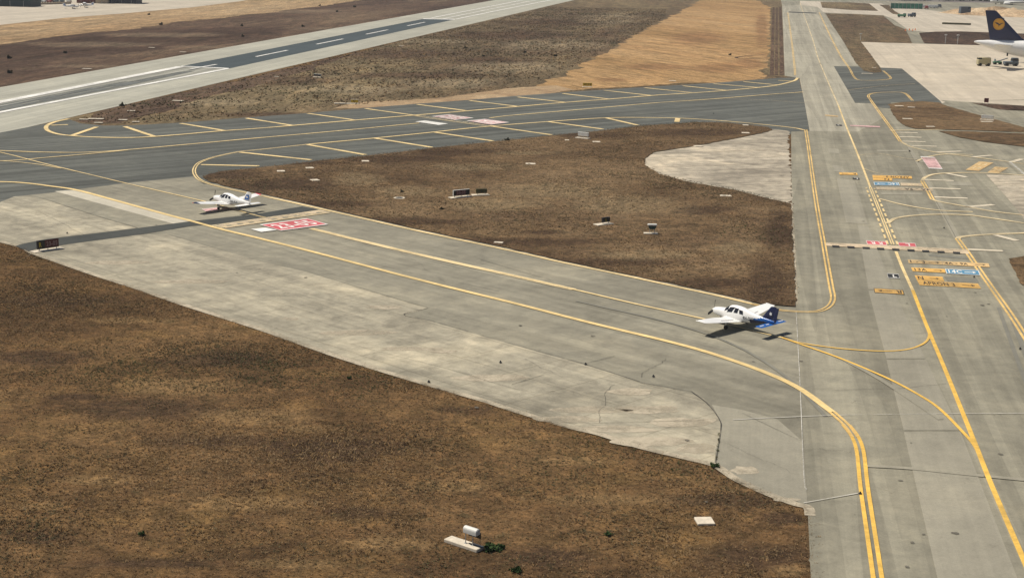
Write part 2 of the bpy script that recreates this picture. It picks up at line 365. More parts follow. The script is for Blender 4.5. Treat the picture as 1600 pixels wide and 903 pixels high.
LAYERS = [.008, .010, .016, .018, .019, .021, .022, .024, .026, .028, .030, .031, .032, .0325, .033, .0335, .034, .0345, .0348, .035, .0355, .036, .0365, .0368, .042, .043, .044, .045, .046, .047, .048, .050, .052]
def lay(z):
    """real height of a layer: 4 mm steps, grass islands on top"""
    return .004*(1+min(range(len(LAYERS)), key=lambda i: abs(LAYERS[i]-z)))
ISLAND_Z = .15
def sheet_world(name, P, mat, z, kind='structure'):
    z = ISLAND_Z if z == .05 and name.startswith('grass') else lay(z)
    bm = bmesh.new(); vs = [bm.verts.new((p.x, p.y, z)) for p in P]; f = bm.faces.new(vs)
    xs = [p.x for p in P]; ys = [p.y for p in P]; g = 50.0
    if max(xs)-min(xs) > g or max(ys)-min(ys) > g:          # cut large sheets into tiles
        for ax, lo, hi in ((0, min(xs), max(xs)), (1, min(ys), max(ys))):
            k = math.floor(lo/g)+1
            while k*g < hi and k < lo/g+60:
                c = [0, 0, 0]; c[ax] = k*g; n = [0, 0, 0]; n[ax] = 1
                bmesh.ops.bisect_plane(bm, geom=bm.verts[:]+bm.edges[:]+bm.faces[:], plane_co=c, plane_no=n); k += 1
    bmesh.ops.triangulate(bm, faces=bm.faces[:], ngon_method='EAR_CLIP')
    bmesh.ops.recalc_face_normals(bm, faces=bm.faces)
    for f in bm.faces:
        if f.normal.z < 0: f.normal_flip()
    me = bpy.data.meshes.new(name); bm.to_mesh(me); bm.free(); me.materials.append(mat)
    o = bpy.data.objects.new(name, me); COL.objects.link(o); tag(o, kind=kind); return o

def sheet(name, px, mat, z, rag=0, step=.8, sm=False, fr=.35):
    zz = ISLAND_Z if z == .05 and name.startswith('grass') else lay(z)
    P = [gp(*q, zz) for q in px]
    if sm:
        P = spline(P+[P[0]], 5)[:-1]
    if rag: P = ragged(P, rag, step, fr)
    return sheet_world(name, P, mat, z)

def ribbon(mb, P, w, off=0.0, z=.04, dash=None, mi=None):
    """a painted line of width w, shifted sideways by off, optionally dashed (on, gap)"""
    # resample at fixed step when dashed
    if dash:
        on, gap = dash; seg = []; acc = 0.0; cur = [P[0]]
        pts = []; 
        for a_, b_ in zip(P, P[1:]):
            L = (b_-a_).length; n = max(1, int(L/.1))
            pts += [a_.lerp(b_, k/n) for k in range(n)]
        pts.append(P[-1]); s = 0; cur = []
        for i, p in enumerate(pts):
            if i: s += (p-pts[i-1]).length
            if s % (on+gap) < on: cur.append(p)
            elif cur:
                if len(cur) > 1: ribbon(mb, [cur[0], cur[-1]], w, off, z, None, mi)
                cur = []
        if len(cur) > 1: ribbon(mb, [cur[0], cur[-1]], w, off, z, None, mi)
        return
    vs = []; n = len(P)
    for i, p in enumerate(P):
        t = (P[min(i+1, n-1)]-P[max(i-1, 0)]); t.z = 0; t.normalize(); nr = Vector((-t.y, t.x, 0))
        vs += [p+nr*(off-w/2), p+nr*(off+w/2)]
    vs = [(q.x, q.y, z) for q in vs]
    mb.add(vs, [(2*i, 2*i+2, 2*i+3, 2*i+1) for i in range(n-1)], mi)

def lines(name, items, mat, z):
    mb = MB(); z = lay(z)
    for i_, it in enumerate(items):
        px, w = it[0], it[1]; off = it[2] if len(it) > 2 else (0,); dash = it[3] if len(it) > 3 else None
        P = [gp(*q, z) for q in px]
        if len(P) > 2: P = spline(P, 10)
        for o_ in off: ribbon(mb, P, w, o_, z+(i_ % 6)*.0015, dash)
    o = mb.build(name, mat)
    for p in o.data.polygons:
        if p.normal.z < 0: p.flip()
    tag(o, kind='structure'); return o

def quads(name, qs, mat, z):
    mb = MB(); z = lay(z)
    for q in qs: mb.add([(p.x, p.y, z) for p in [gp(*c, z) for c in q]], [(0, 1, 2, 3)])
    o = mb.build(name, mat)
    for p in o.data.polygons:
        if p.normal.z < 0: p.flip()
    tag(o, kind='structure'); return o

_txt = {}
def text_mesh(s):
    if s in _txt: return _txt[s]
    c = bpy.data.curves.new('txt', 'FONT'); c.body = s; c.size = 1; c.resolution_u = 3; c.offset = .022; c.space_character = 1.12
    o = bpy.data.objects.new('txt', c); COL.objects.link(o); dg = bpy.context.evaluated_depsgraph_get(); dg.update()
    me = bpy.data.meshes.new_from_object(o.evaluated_get(dg)); bpy.data.objects.remove(o)
    v = np.array([tuple(x.co) for x in me.vertices]); f = [tuple(p.vertices) for p in me.polygons]
    v[:, 0] -= v[:, 0].min(); v[:, 1] -= v[:, 1].min(); w, h = v[:, 0].max(), v[:, 1].max()
    v[:, 0] /= w; v[:, 1] /= h
    _txt[s] = (v, f); return _txt[s]

def put_text(mb, s, O, U, V, mi=None):
    """text filling the parallelogram O, O+U (reading direction), O+V (up)"""
    if s == '>':       # an arrow
        v = [(0, .42), (.72, .42), (.72, .2), (1, .5), (.72, .8), (.72, .58), (0, .58)]; f = [(0, 1, 5, 6), (1, 2, 3), (1, 3, 5), (5, 3, 4)]
    elif s == '<':
        v = [(1, .42), (.28, .42), (.28, .2), (0, .5), (.28, .8), (.28, .58), (1, .58)]; f = [(0, 6, 5, 1), (1, 3, 2), (1, 5, 3), (5, 4, 3)]
    elif s == 'frame':
        k = .02; j = .07; v = [(0, 0), (1, 0), (1, 1), (0, 1), (k, j), (1-k, j), (1-k, 1-j), (k, 1-j)]
        f = [(0, 1, 5, 4), (1, 2, 6, 5), (2, 3, 7, 6), (3, 0, 4, 7)]
    else: v, f = text_mesh(s); v = [(x, y) for x, y, _ in v]
    mb.add([O+U*x+V*y for x, y in v], f, mi)

# ------------------------------------------------------------------ ground
gb = MB(); gb.add([(-6000, -3000, 0), (6000, -3000, 0), (6000, 16000, 0), (-6000, 16000, 0)], [(0, 1, 2, 3)])
tag(gb.build('ground', M['grass']), kind='structure')
def along(p, q, t0, t1):
    A, B = gp(*p), gp(*q); d = (B-A).normalized(); return A+d*t0, A+d*t1

# far scrub between runway and cross taxiway, and beyond the runway
sheet('scrub_field', [(-500, 560), (-60, 240), (0, 203), (300, 150), (800, 20), (950, -12), (1150, -40), (1225, -30), (1232, 60), (1250, 140), (900, 160), (500, 190), (110, 215), (-60, 280)], M['far_grass'], .010)
sheet('dark_scrub_field', [(-420, 260), (-200, 200), (0, 141), (400, 72), (760, 7), (980, -34), (560, -30), (200, 15), (0, 52), (-300, 110)], M['ridge'], .008)
sheet('stubble_strip', [(-320, 125), (0, 70), (60, 62), (130, 53), (220, 43), (300, 33), (400, 22), (500, 10), (620, -8), (420, -22), (380, -2), (200, 14), (0, 36), (-300, 80)], M['gold_far'], .016, rag=3.5, step=5, fr=.03)
sheet('stubble_field', [(800, 147), (838, 135), (856, 128), (888, 113), (930, 93), (970, 70), (1010, 47), (1045, 28), (1075, 12), (1098, 0), (1125, -14), (1175, -20), (1182, 0), (1203, 12), (1206, 40), (1204, 80), (1200, 105), (1198, 124), (1150, 128), (1050, 131), (930, 138), (870, 143)], M['gold'], .016, rag=3.2, step=2.5, fr=.06)
sheet('track_strip', [(1204, 12), (1222, 12), (1227, 119), (1197, 124), (1204, 80)], M['far_grass'], .019, rag=.8, step=2, fr=.1)
for q0, q1, w_ in ((1209, 1206, 1.2), (1214, 1213, 1.0), (1219, 1222, 1.4)): lines('wheel_track', [([(q0, 12), ((q0+q1)/2, 60), (q1, 118)], w_)], M['ridge'], .021)
lines('wheel_track', [([(1195, 86), (1165, 88), (1150, 90.5), (1165, 92), (1204, 91)], 1.2)], M['ridge'], .021)
sheet('sandy_verge', [(520, 170), (560, 160), (640, 157), (700, 152), (800, 138), (870, 134), (900, 141), (860, 147), (800, 152), (700, 160), (600, 168)], M['sandy'], .021, rag=.9, step=1.5, fr=.1)
sheet('scrub_dark_corner', [(112, 189), (187, 166), (260, 150), (330, 134), (420, 115), (560, 82), (480, 112), (400, 135), (330, 150), (240, 178), (190, 193), (130, 192)], M['ridge'], .018, rag=2.0, step=3, fr=.05)

# ------------------------------------------------------------------ pavements
ru0, ru1 = along((0, 137), (740, 6.5), -260, 1600)
rl0, rl1 = along((187, 166), (870, 7), -330, 1600)
sheet_world('runway', [ru0, ru1, rl1, rl0], M['runway'], .022)
sheet('runway_asphalt', [(282, 104), (662, 30), (710, 31), (358, 107.5)], M['rwdark'], .030)
sheet('runway_centre_lane', [(-60, 172), (0, 160), (282, 104), (358, 107.5), (0, 175), (-60, 187)], M['rubber'], .030)
sheet('cross_taxiway', [(-260, 290), (-80, 235), (0, 207.5), (60, 196), (108, 186.5), (125, 193), (160, 196.5), (200, 196.5), (290, 191.5), (385, 184), (480, 177), (571, 169), (652, 162.5), (734, 156.5), (809, 150), (879, 145), (944, 140.5), (1007, 136.5), (1067, 133), (1115, 130), (1162, 126.5), (1216, 122), (1248, 121.5), (1257, 160), (1265, 206), (1200, 214), (1000, 225), (700, 250), (400, 285), (318, 288), (302, 276), (200, 286), (120, 296), (82, 301), (35, 306), (22, 307), (0, 316), (-90, 350), (-260, 410)], M['dark'], .026)
GRASS_EDGE = [(0, 378), (37, 388), (50, 396), (95, 412), (150, 431), (212, 451), (287, 477), (400, 513), (457, 533), (525, 557), (600, 581), (687, 607), (757, 627), (800, 641), (887, 667), (937, 679), (1000, 699), (1075, 717), (1117, 728), (1150, 749), (1200, 772), (1240, 787), (1262, 793), (1266, 806), (1267, 830), (1268, 903), (1269, 1100), (1270, 1500)]
oblique = [(0, 316), (22, 307), (35, 306), (82, 301), (120, 296), (200, 286), (302, 276), (330, 262), (1290, 470), (1300, 1500)]
P = [gp(*q) for q in oblique]
def ragged_open(P, amp, step, fr=.6):
    out = []
    for a_, b_ in zip(P, P[1:]):
        L = (b_-a_).length; n = max(1, min(300, int(L/step))); nr = Vector((-(b_-a_).y, (b_-a_).x, 0)).normalized()
        for k in range(n):
            p = a_.lerp(b_, k/n); q = noise.noise(Vector((p.x*fr, p.y*fr, 3.1)))*1.2 + noise.noise(Vector((p.x*fr*4, p.y*fr*4, 9.7)))*.7
            out.append(p+nr*(q*amp if k else 0))
    out.append(P[-1]); return out
EDGE_W = ragged_open([gp(*q) for q in [(-160, 330), (-60, 362)] + GRASS_EDGE], .22, .5)
sheet_world('oblique_taxiway', [gp(-160, 318)] + P + EDGE_W[::-1], M['mid'], .024)
# right-hand taxiway and aprons
sheet('main_taxiway', [(1216, -20), (1222, 10), (1224, 60), (1226, 119), (1250, 123), (1257, 160), (1265, 205), (1236, 206), (1237, 320), (1243, 481), (1262, 795), (1267, 903), (1270, 1500), (2400, 1500), (2400, 60), (1900, -22), (1500, -22)], M['taxi'], .028)
sheet('pale_shoulder', [(40, 402), (55, 392), (110, 381), (215, 367), (262, 366), (330, 386), (400, 406.5), (475, 423.5), (570, 452.5), (640, 473), (669, 481), (650, 487), (631, 491), (675, 502.5), (740, 521), (800, 538), (912, 569), (960, 584), (1000, 597), (1060, 609), (1100, 622), (1125, 655), (1126, 680), (1119, 700), (1116, 726)] + [q for q in GRASS_EDGE if 37 < q[0] < 1117][::-1], M['light'], .031)
sheet('pale_shoulder', [(1119, 700), (1126, 680), (1125, 655), (1112, 632), (1160, 640), (1215, 655), (1255, 690), (1262, 793), (1200, 772), (1150, 749), (1117, 728)], M['patchl'], .032)
sheet('pale_shoulder', [(-160, 330), (0, 316), (24, 307), (46, 306), (72, 312), (100, 322), (150, 337), (215, 356), (100, 370), (55, 377), (20, 384), (0, 379), (-60, 362)], M['light'], .031)
sheet('pale_band', [(85, 299), (120, 296.5), (302, 345.5), (272, 350)], M['pale'], .032)
sheet('asphalt_strip', [(24, 384), (57, 376.5), (100, 370.5), (212, 357), (300, 345.5), (360, 339), (410, 333), (472, 322.5), (497, 327.5), (455, 334), (400, 341), (330, 351), (300, 353), (215, 367), (110, 381), (57, 388), (45, 393), (30, 387)], M['strip'], .034)
sheet('broken_concrete', [(1207, 202), (1150, 215), (1080, 228), (1022, 237), (1005, 247), (1005, 260), (1028, 274), (1080, 287), (1150, 299), (1190, 310), (1237, 322), (1236, 280), (1232, 205)], M['lobe'], .031, rag=.5, step=.8, fr=.5)
lines('dusty_edge', [([(x, y-1.2) for x, y in GRASS_EDGE[:-4]], .7)], M['dust'], .0335)
lines('dusty_edge', [([(1236, 322), (1240, 400), (1243, 476)], .5), ([(x, y+1.0) for x, y in [(1175, 471), (1125, 459.5), (1075, 448.5), (975, 428), (875, 407), (800, 389.5), (650, 358), (575, 341), (500, 324), (412, 304)]], .55)], M['dust'], .0335)
for px, py, rx, ry in ((690, 549, 26, 3), (985, 612, 40, 6), (925, 640, 60, 5), (880, 655, 60, 5), (1010, 640, 50, 7), (1060, 660, 60, 9), (1020, 690, 70, 8), (960, 670, 70, 5), (1090, 700, 30, 8), (455, 498, 14, 2.5), (770, 590, 70, 5), (560, 520, 60, 4), (640, 545, 50, 3), (1165, 735, 25, 7), (600, 480, 30, 3), (300, 440, 60, 4), (180, 410, 50, 3), (1230, 780, 26, 3)):
    sheet('pale_dust', [(px+rx*math.cos(k*.5236)*random.uniform(.7, 1.2), py+ry*math.sin(k*.5236)*random.uniform(.7, 1.2)) for k in range(12)], M['dust'], .033, rag=.25, step=.4, sm=True, fr=.9)
# aprons on the right
sheet('apron', [(1345, 66), (1390, 67), (1425, 68.5), (1520, 71), (1600, 73), (1900, 80), (1900, 165), (1600, 156), (1480, 158.5), (1472, 162), (1440, 135), (1409, 107.5), (1377, 107)], M['apron'], .033)
sheet('apron_asphalt', [(1303, 104), (1340, 104.5), (1409, 107.5), (1440, 133), (1469, 158), (1472, 162), (1440, 160), (1392, 160), (1390, 170), (1372, 168), (1366, 161.5), (1336, 161)], M['dark'], .035)
sheet('apron', [(1287, 20), (1380, 24.5), (1395, 30), (1420, 48), (1500, 55), (1600, 55), (1900, 60), (1900, 24), (1600, 24), (1500, 24), (1465, 18), (1440, 15), (1400, 13), (1376, 6), (1250, 2), (1250, 8), (1278, 12)], M['apron_dim'], .0325)
sheet('perimeter_road', [(1250, -1), (1900, 12), (1900, -9), (1250, -16)], M['road'], .034)
sheet('service_road', [(1469, 157), (1510, 158), (1600, 179), (1900, 240), (1900, 270), (1600, 196), (1530, 177)], M['taxi'], .036)
sheet('apron_edge', [(1480, 158), (1600, 157), (1900, 160), (1900, 175), (1600, 165.5), (1520, 160)], M['apron'], .0365)

sheet('main_taxiway_far', [(1222, 10), (1250, 8), (1281, 13), (1290, 24), (1318, 66), (1342, 103.5), (1303, 104), (1336, 161), (1366, 162), (1380, 185), (1340, 206), (1265, 205), (1257, 160), (1249, 122), (1226, 119), (1224, 60)], M['mainl'], .029)
sheet('far_left_apron', [(-400, 92), (0, 39.5), (100, 28.5), (187, 22), (300, 12), (372, 3), (470, -14), (420, -28), (0, -24), (-400, 5)], M['apron_dim'], .030)
# grass strips lying on the right (raised soil)
def verge(px, mat='island', z=.05, rag=.25, step=1.0, fr=.35, name='grass_verge'): return sheet(name, px, M[mat], z, rag, step, fr=fr)
verge([(1290, 21.5), (1335, 22.5), (1380, 25), (1398, 40), (1414, 46), (1420, 56), (1425, 68), (1385, 67), (1345, 65.5), (1360, 85), (1376, 107), (1378, 113), (1366, 114), (1350, 111), (1337, 98), (1318, 65), (1300, 38)], 'far_grass')
verge([(1282, 3.5), (1330, 4.5), (1358, 6), (1372, 17.5), (1330, 16), (1285, 12.5)], 'far_grass')
verge([(1436, 52), (1460, 50), (1500, 49.5), (1600, 53), (1900, 62), (1900, 76), (1600, 72.5), (1520, 70.5), (1444, 68)], 'ridge')
verge([(1388, 163), (1410, 160), (1440, 158.5), (1467, 160.5), (1480, 166), (1530, 180), (1600, 199), (1650, 212), (1600, 206.5), (1500, 203), (1430, 201), (1415, 197), (1403, 189), (1396, 180)], 'island')
verge([(1466, 205), (1520, 205.5), (1600, 209), (1900, 225), (1900, 262), (1600, 229), (1540, 222), (1500, 215)], 'island')
verge([(1576, 404), (1600, 400), (1700, 398), (1760, 470), (1640, 470), (1592, 440)], 'island')
verge([(1517, 161), (1600, 166), (1900, 176), (1900, 184), (1600, 173), (1560, 171)], 'ridge')
verge([(1374, 8), (1389, 8.5), (1398, 18), (1410, 24), (1395, 22)], 'far_grass')
ISLAND = [(317, 277), (325, 272), (350, 267), (400, 262.5), (500, 251), (600, 240.5), (675, 231.5), (720, 226.5), (800, 218.5), (862, 212), (925, 206), (1000, 197), (1087, 191), (1137, 192), (1200, 199), (1207, 203), (1190, 208), (1150, 216), (1085, 228), (1022, 237.5), (1008, 247), (1008, 258), (1030, 272), (1080, 285), (1150, 297), (1190, 307.5), (1236, 318), (1237, 340), (1240, 400), (1243, 470), (1243, 478), (1215, 476), (1200, 476), (1175, 470.5), (1125, 459), (1075, 448), (975, 427), (875, 406), (800, 388.5), (650, 357), (575, 340), (500, 323), (412, 303), (350, 290), (325, 282.5)]
island = sheet('grass_island', ISLAND, M['island'], .05, rag=.22, step=.6, fr=.5)
# patches in the paving
quads('paving_patch', [[(1293, 232), (1310, 233), (1312, 240), (1295, 239)], [(1301, 258), (1317, 260), (1320, 270), (1303, 268)], [(1307, 278), (1335, 282), (1356, 350), (1322, 348)],
   [(1340, 352), (1357, 354), (1396, 452), (1357, 452)], [(1357, 454), (1397, 454), (1446, 560), (1385, 560)], [(1385, 562), (1447, 562), (1500, 672), (1412, 672)], [(1412, 674), (1501, 674), (1590, 903), (1465, 903)]], M['patchl'], .0335)
quads('paving_patch', [[(1430, 250), (1490, 253), (1492, 257), (1436, 254)], [(1478, 283), (1518, 285), (1520, 291), (1486, 290)], [(1375, 301), (1441, 301), (1442, 305), (1378, 304)], [(1370, 234), (1422, 235), (1423, 237.5), (1371, 237)], [(1505, 320), (1545, 322), (1552, 329), (1513, 328)], [(1415, 226), (1422, 226), (1500, 372), (1490, 372)]], M['patchl'], .0345)
sheet('broken_concrete', [(1540, 272), (1565, 273), (1700, 278), (1760, 345), (1600, 342), (1588, 326), (1570, 305)], M['lobe'], .0348)
quads('paving_patch', [[(1450, 397), (1515, 402), (1517, 405.5), (1452, 400)], [(1475, 432), (1526, 435), (1530, 442), (1480, 439)]], M['patchd'], .0335)

# ------------------------------------------------------------------ painted markings
L1 = [(-80, 284), (0, 284), (40, 286), (80, 291), (120, 297), (180, 313), (260, 335), (300, 345.5), (350, 359), (400, 371), (480, 391), (560, 412), (640, 433), (720, 453), (800, 472.5), (925, 504.5), (1050, 534.5), (1125, 556), (1200, 583), (1250, 607), (1300, 643), (1322, 663), (1336, 682), (1344, 705), (1349, 750), (1353, 780), (1371, 900), (1385, 1000), (1400, 1150)]
ISL = [(1259, 203), (1263, 228), (1275, 313), (1286, 376), (1298, 444), (1301.5, 462), (1300, 472), (1293, 480), (1280, 485.5), (1262, 487), (1240, 486), (1212, 483), (1175, 474.5), (1125, 462.5), (1065, 449.5), (975, 430), (875, 409), (800, 392), (650, 360), (575, 343), (500, 326), (412, 306.5), (350, 293.5), (317, 283.5), (305, 273.5), (304, 263), (313, 253.5), (337, 245), (375, 237), (400, 234.5), (482, 225.5), (585, 216), (650, 209.5), (760, 198), (875, 189), (950, 184.3), (1012, 184), (1075, 185.5), (1140, 190), (1200, 195.5), (1240, 200), (1257, 203.5)]
CROSS = [(107, 186), (85, 191), (73, 197), (74, 203.5), (88, 209), (110, 212), (150, 214.5), (212, 215), (275, 211), (337, 205.5), (400, 201), (455, 196.5), (555, 188), (645, 180.5), (725, 174), (800, 167.5), (882, 160.5), (955, 155), (1020, 149.5), (1082, 145.5), (1137, 141.5), (1200, 135.5), (1225, 131), (1242, 126), (1246, 122)]
dbl = (-.24, .24)
lines('yellow_edge_line', [(L1[:21], .62)], M['yels'], .042)
lines('yellow_edge_line', [(L1[20:23], .25, (-.19, .19))], M['yelm'], .0425)
lines('yellow_edge_line', [(L1[21:], .27, dbl)], M['yel'], .042)
lines('yellow_edge_line', [(ISL[:13], .2, (-.2, .2)), ([(1280, 20), (1295, 52), (1312, 85), (1327, 107), (1334, 120), (1342, 125.3), (1362, 126), (1380, 125), (1391, 123.5), (1390, 119.5), (1380, 111)], .2, (-.18, .18)),
   ([(1426, 157.5), (1412, 145.5), (1385, 144.5), (1365, 146), (1357, 149.5), (1360, 156), (1375, 177), (1397, 207), (1407, 221.5)], .22, (-.2, .2)),
   ([(1441, 283), (1447, 293), (1457, 311.5)], .24, (-.2, .2)), ([(1496, 373), (1510, 392), (1527, 417), (1550, 450), (1575, 485), (1598, 520), (1640, 588), (1720, 715)], .24, (-.22, .22)),
   ([(1231, 20), (1236, 57), (1241, 100), (1242.5, 118)], .16, (-.18, .18))], M['yelm'], .042)
lines('yellow_edge_line', [(ISL[12:22], .5), (ISL[21:31], .2, (-.19, .19)), (ISL[30:], .62), (CROSS, .78)], M['yelp'], .042)
CENTRE = [(1250, 5), (1262, 40), (1270, 62), (1278, 90), (1295, 131), (1310, 165), (1322, 197), (1334, 226), (1344, 251), (1360, 293)]
lines('yellow_centre_line', [([(1400, 393), (1410, 418), (1426, 453)], .34), (CENTRE[5:], .32)], M['yelp'], .044)
lines('yellow_centre_line', [(CENTRE[:6], .3)], M['yelf'], .044)
lines('yellow_centre_line', [([(1426, 453), (1446, 504), (1475, 573), (1500, 634), (1519, 681), (1527, 701), (1550, 759), (1600, 875), (1660, 1010)], .36),
   ([(1222, 527), (1250, 535), (1300, 542.5), (1350, 547), (1390, 548), (1420, 545), (1440, 538), (1450, 529.5), (1451.5, 519), (1446, 505)], .24),
   ([(1222, 527), (1250, 537), (1300, 554.5), (1350, 574.5), (1400, 597), (1450, 625), (1475, 644.5), (1505, 675), (1520, 692), (1528, 705)], .28)], M['yel'], .045)
lines('yellow_centre_line', [([(-60, 228), (0, 238), (75, 257), (150, 275), (200, 287), (325, 316), (396, 335.5), (416, 340)], .28), ([(487, 357), (560, 375), (640, 394), (710, 410), (800, 430), (897, 452), (1000, 476), (1100, 498), (1222, 527)], .34),
   ([(-60, 233), (0, 235.5), (75, 238), (140, 238), (200, 234), (290, 226), (400, 216), (525, 205), (655, 192.5)], .55), ([(765, 184.5), (800, 180.5), (900, 172), (1025, 161), (1100, 156), (1200, 148), (1255, 144)], .55),
   ([(-60, 252), (0, 251.5), (30, 250), (75, 246), (140, 240.5), (200, 234.5)], .45), ([(-60, 250), (0, 251.5), (25, 253), (60, 257), (95, 263)], .26)], M['yelp'], .044)
lines('yellow_worn_line', [([(487, 357), (560, 375), (640, 394), (710, 410), (800, 430), (897, 452)], .95, (-.05,)), ([(1372, 310), (1412, 320), (1462, 328), (1520, 331)], .5), ([(1386, 349), (1400, 341), (1425, 337), (1462, 335), (1512, 336), (1550, 341), (1600, 348.5)], .6),
   ([(1408, 222), (1425, 230), (1462, 238), (1525, 246), (1600, 256)], .6), ([(1600, 274), (1550, 270.5), (1500, 270), (1462, 272), (1446, 277), (1441, 282.5)], .6), ([(1457, 311.5), (1465, 314.5), (1500, 321), (1550, 330), (1600, 336)], .6),
   ([(1650, 362), (1600, 364), (1537, 366.5), (1502, 370), (1496, 373)], .7), ([(1432, 252), (1450, 245), (1480, 241), (1520, 242)], .5), ([(1340, 243), (1372, 240), (1412, 247), (1438, 250)], .14), ([(1349, 263), (1365, 269), (1380, 272)], .14),
   ([(1050, 157), (1125, 155), (1200, 157), (1258, 161)], .14), ([(1325, 141), (1380, 134.5), (1430, 131)], .2), ([(1390, 204), (1500, 202.5), (1600, 207)], .8)], M['yelf'], .043)
bars_up = [((112, 212), (151, 198.5)), ((80, 196), (106, 195)), ((195, 198), (240, 213)), ((282, 193), (352, 204.5)), ((385, 185), (455, 196)), ((481, 177.5), (552, 187.5)), ((652, 163.5), (727, 173)), ((734, 157.5), (808, 166.5)), ((809, 152), (882, 160)),
   ((879, 146.5), (950, 155)), ((944, 141.5), (1017, 149.5)), ((1007, 137.5), (1080, 145)), ((1067, 134.5), (1137, 141.7)), ((1115, 131.3), (1187, 137.3)), ((1162, 128), (1213, 133)), ((1216, 126), (1237, 127))]
bars_lo = [((375, 238), (486, 250)), ((314, 257.5), (405, 259.5)), ((480, 226), (571, 242)), ((585, 216), (675, 230.5)), ((680, 207), (770, 220.5)), ((857, 190.5), (942, 202)), ((947, 184.5), (997, 196)), ((571, 170), (655, 181.5)), ((765, 197), (862, 211))]
lines('yellow_hatch_bar', [((p, q), .95) for p, q in bars_up + bars_lo], M['yelp'], .043)
quads('yellow_block', [[(1055, 185), (1063, 185.5), (1061.5, 191), (1053.5, 190.5)]], M['yelp'], .046)
lines('yellow_hold_line', [([(655, 181.5), (765, 197)], .3, (-1.0, -.3)), ([(655, 181.5), (765, 197)], .3, (.4, 1.1), (.9, .9)), ([(343, 356), (515, 332)], .3, (-.1, .45)), ([(343, 356), (515, 332)], .35, (1.1, 1.75), (.9, .9))], M['yelf'], .047)
sheet('faded_hold_marking', [(340, 351), (420, 339), (500, 328), (517, 332), (352, 356.5)], M['cream'], .044)
lines('pale_lateral_bar', [((p, q), .95) for p, q in [((1400, 207), (1434, 208)), ((1405, 214), (1440, 215)), ((1409, 221), (1446, 222)), ((1425, 228.3), (1464, 229)), ((1464, 238), (1502, 236.5)), ((1520, 245.5), (1550, 243)), ((1580, 253.5), (1597, 248.5)),
   ((1477, 270.5), (1510, 277)), ((1445, 281), (1490, 282.5)), ((1452, 294), (1501, 295.5)), ((1460, 308), (1512, 310)), ((1510, 323.5), (1552, 320)), ((1555, 367), (1589, 376)), ((1512, 389.5), (1567, 392))]], M['lat'], .043)
P0, P1 = gp(1395, 382), gp(1360, 294)
lines('yellow_dashed_line', [([(1395, 382), (1360, 294)], .26, (-.6, .6), (2.5, 1.5))], M['yelp'], .046)
lines('yellow_solid_pair', [([(1395, 382), (1360, 293)], .15, (-.14, .14))], M['yelp'], .047)
lines('white_dashed_line', [([(1578, 253), (1590, 263), (1604, 275)], .4, (0,), (.7, .7))], M['white'], .046)
hd = []
for k in range(9):
    x = 352+k*17.6; y = 352.2-(x-352)*.1415; hd.append([(x, y), (x+8, y-1.1), (x+11, y+.1), (x+3, y+1.3)])
quads('hold_marking_gap', hd, M['mid'], .048)
sheet('holding_bar', [(1290, 379), (1400, 384), (1512, 390), (1515, 397), (1400, 390), (1291, 384)], M['cream'], .044)
bd = []
for x in (1300, 1323.7, 1347.5, 1370, 1393.7, 1417.5, 1440.5, 1464.5, 1488.7):
    y = 383.2 + (x-1300)*.0525; bd.append([(x, y), (x+11.3, y+.5), (x+11.7, y+3.1), (x+.4, y+2.6)])
quads('black_dash', bd, M['black'], .048)
# runway paint
lines('tyre_rubber', [([(-40, 175), (0, 167.5), (120, 144), (230, 124)], 1.6), ([(-40, 179), (0, 171.5), (120, 148), (200, 132), (300, 111)], 2.0), ([(60, 157), (180, 133), (330, 103)], .8), ([(-40, 172), (60, 153), (200, 127)], .7)], M['skid'], .042)
lines('white_runway_line', [([(-40, 167), (0, 159.5), (282, 104.5)], 2.4), ([(-40, 183), (0, 175.5), (355, 107.7)], 1.5), ([(674, 28.5), (800, 4), (900, -15)], 1.2), ([(712, 30.5), (800, 12.5), (900, -7)], 1.2), ([(692, 30), (800, 8), (900, -11)], .9)]
   + [([p, q], .9) for p, q in [((298, 108), (338, 101)), ((400, 88.9), (449, 79)), ((494.5, 69.6), (536, 61.2)), ((572, 54), (606, 47)), ((636.5, 40.8), (664, 35.2))]], M['white'], .046)
quads('white_threshold_bar', [[(282, 104), (284, 103.2), (358, 106.8), (357, 107.8)], [(660, 30.3), (662, 29.4), (712, 30.2), (710, 31.2)]], M['white'], .047)
# faded scraped marks, joints and cracks
lines('pavement_joint', [([(1000, 596), (912, 568), (800, 537), (675, 501)], .09), ([(675, 501), (631, 491), (669, 481)], .08), ([(669, 481), (570, 452), (475, 423), (400, 406), (262, 366)], .05), ([(45, 306), (72, 312), (150, 337), (215, 356)], .09), ([(1080, 611), (1000, 597)], .07), ([(1080, 611), (1105, 630), (1124, 655), (1126, 672), (1118, 722)], .08),
   ([(1100, 656), (900, 660), (820, 650)], .04), ([(800, 600), (850, 585)], .08), ([(912, 568), (960, 556)], .06), ([(1160, 645), (1255, 690)], .03), ([(560, 405), (620, 420), (780, 455)], .05), ([(750, 405), (800, 420), (860, 437)], .06), ([(120, 352), (90, 350), (0, 362)], .06), ([(140, 340), (60, 358)], .04),
   ([(1415, 226), (1494, 372)], .05)], M['crack'], .0365)
lines('pale_joint', [([(1145, 655.5), (1200, 652.5), (1300, 648.5), (1420, 646.5), (1600, 645)], .11), ([(1244, 486), (1250, 600), (1256, 740), (1260, 765)], .07), ([(1340, 770), (1256, 785)], .11), ], M['whitef'], .0368)
lines('paving_seam', [([(1350, 727), (1420, 731), (1498, 739), (1600, 749)], .5), ([(1320, 562), (1380, 595), (1470, 655)], .5)], M['patchl'], .0365)

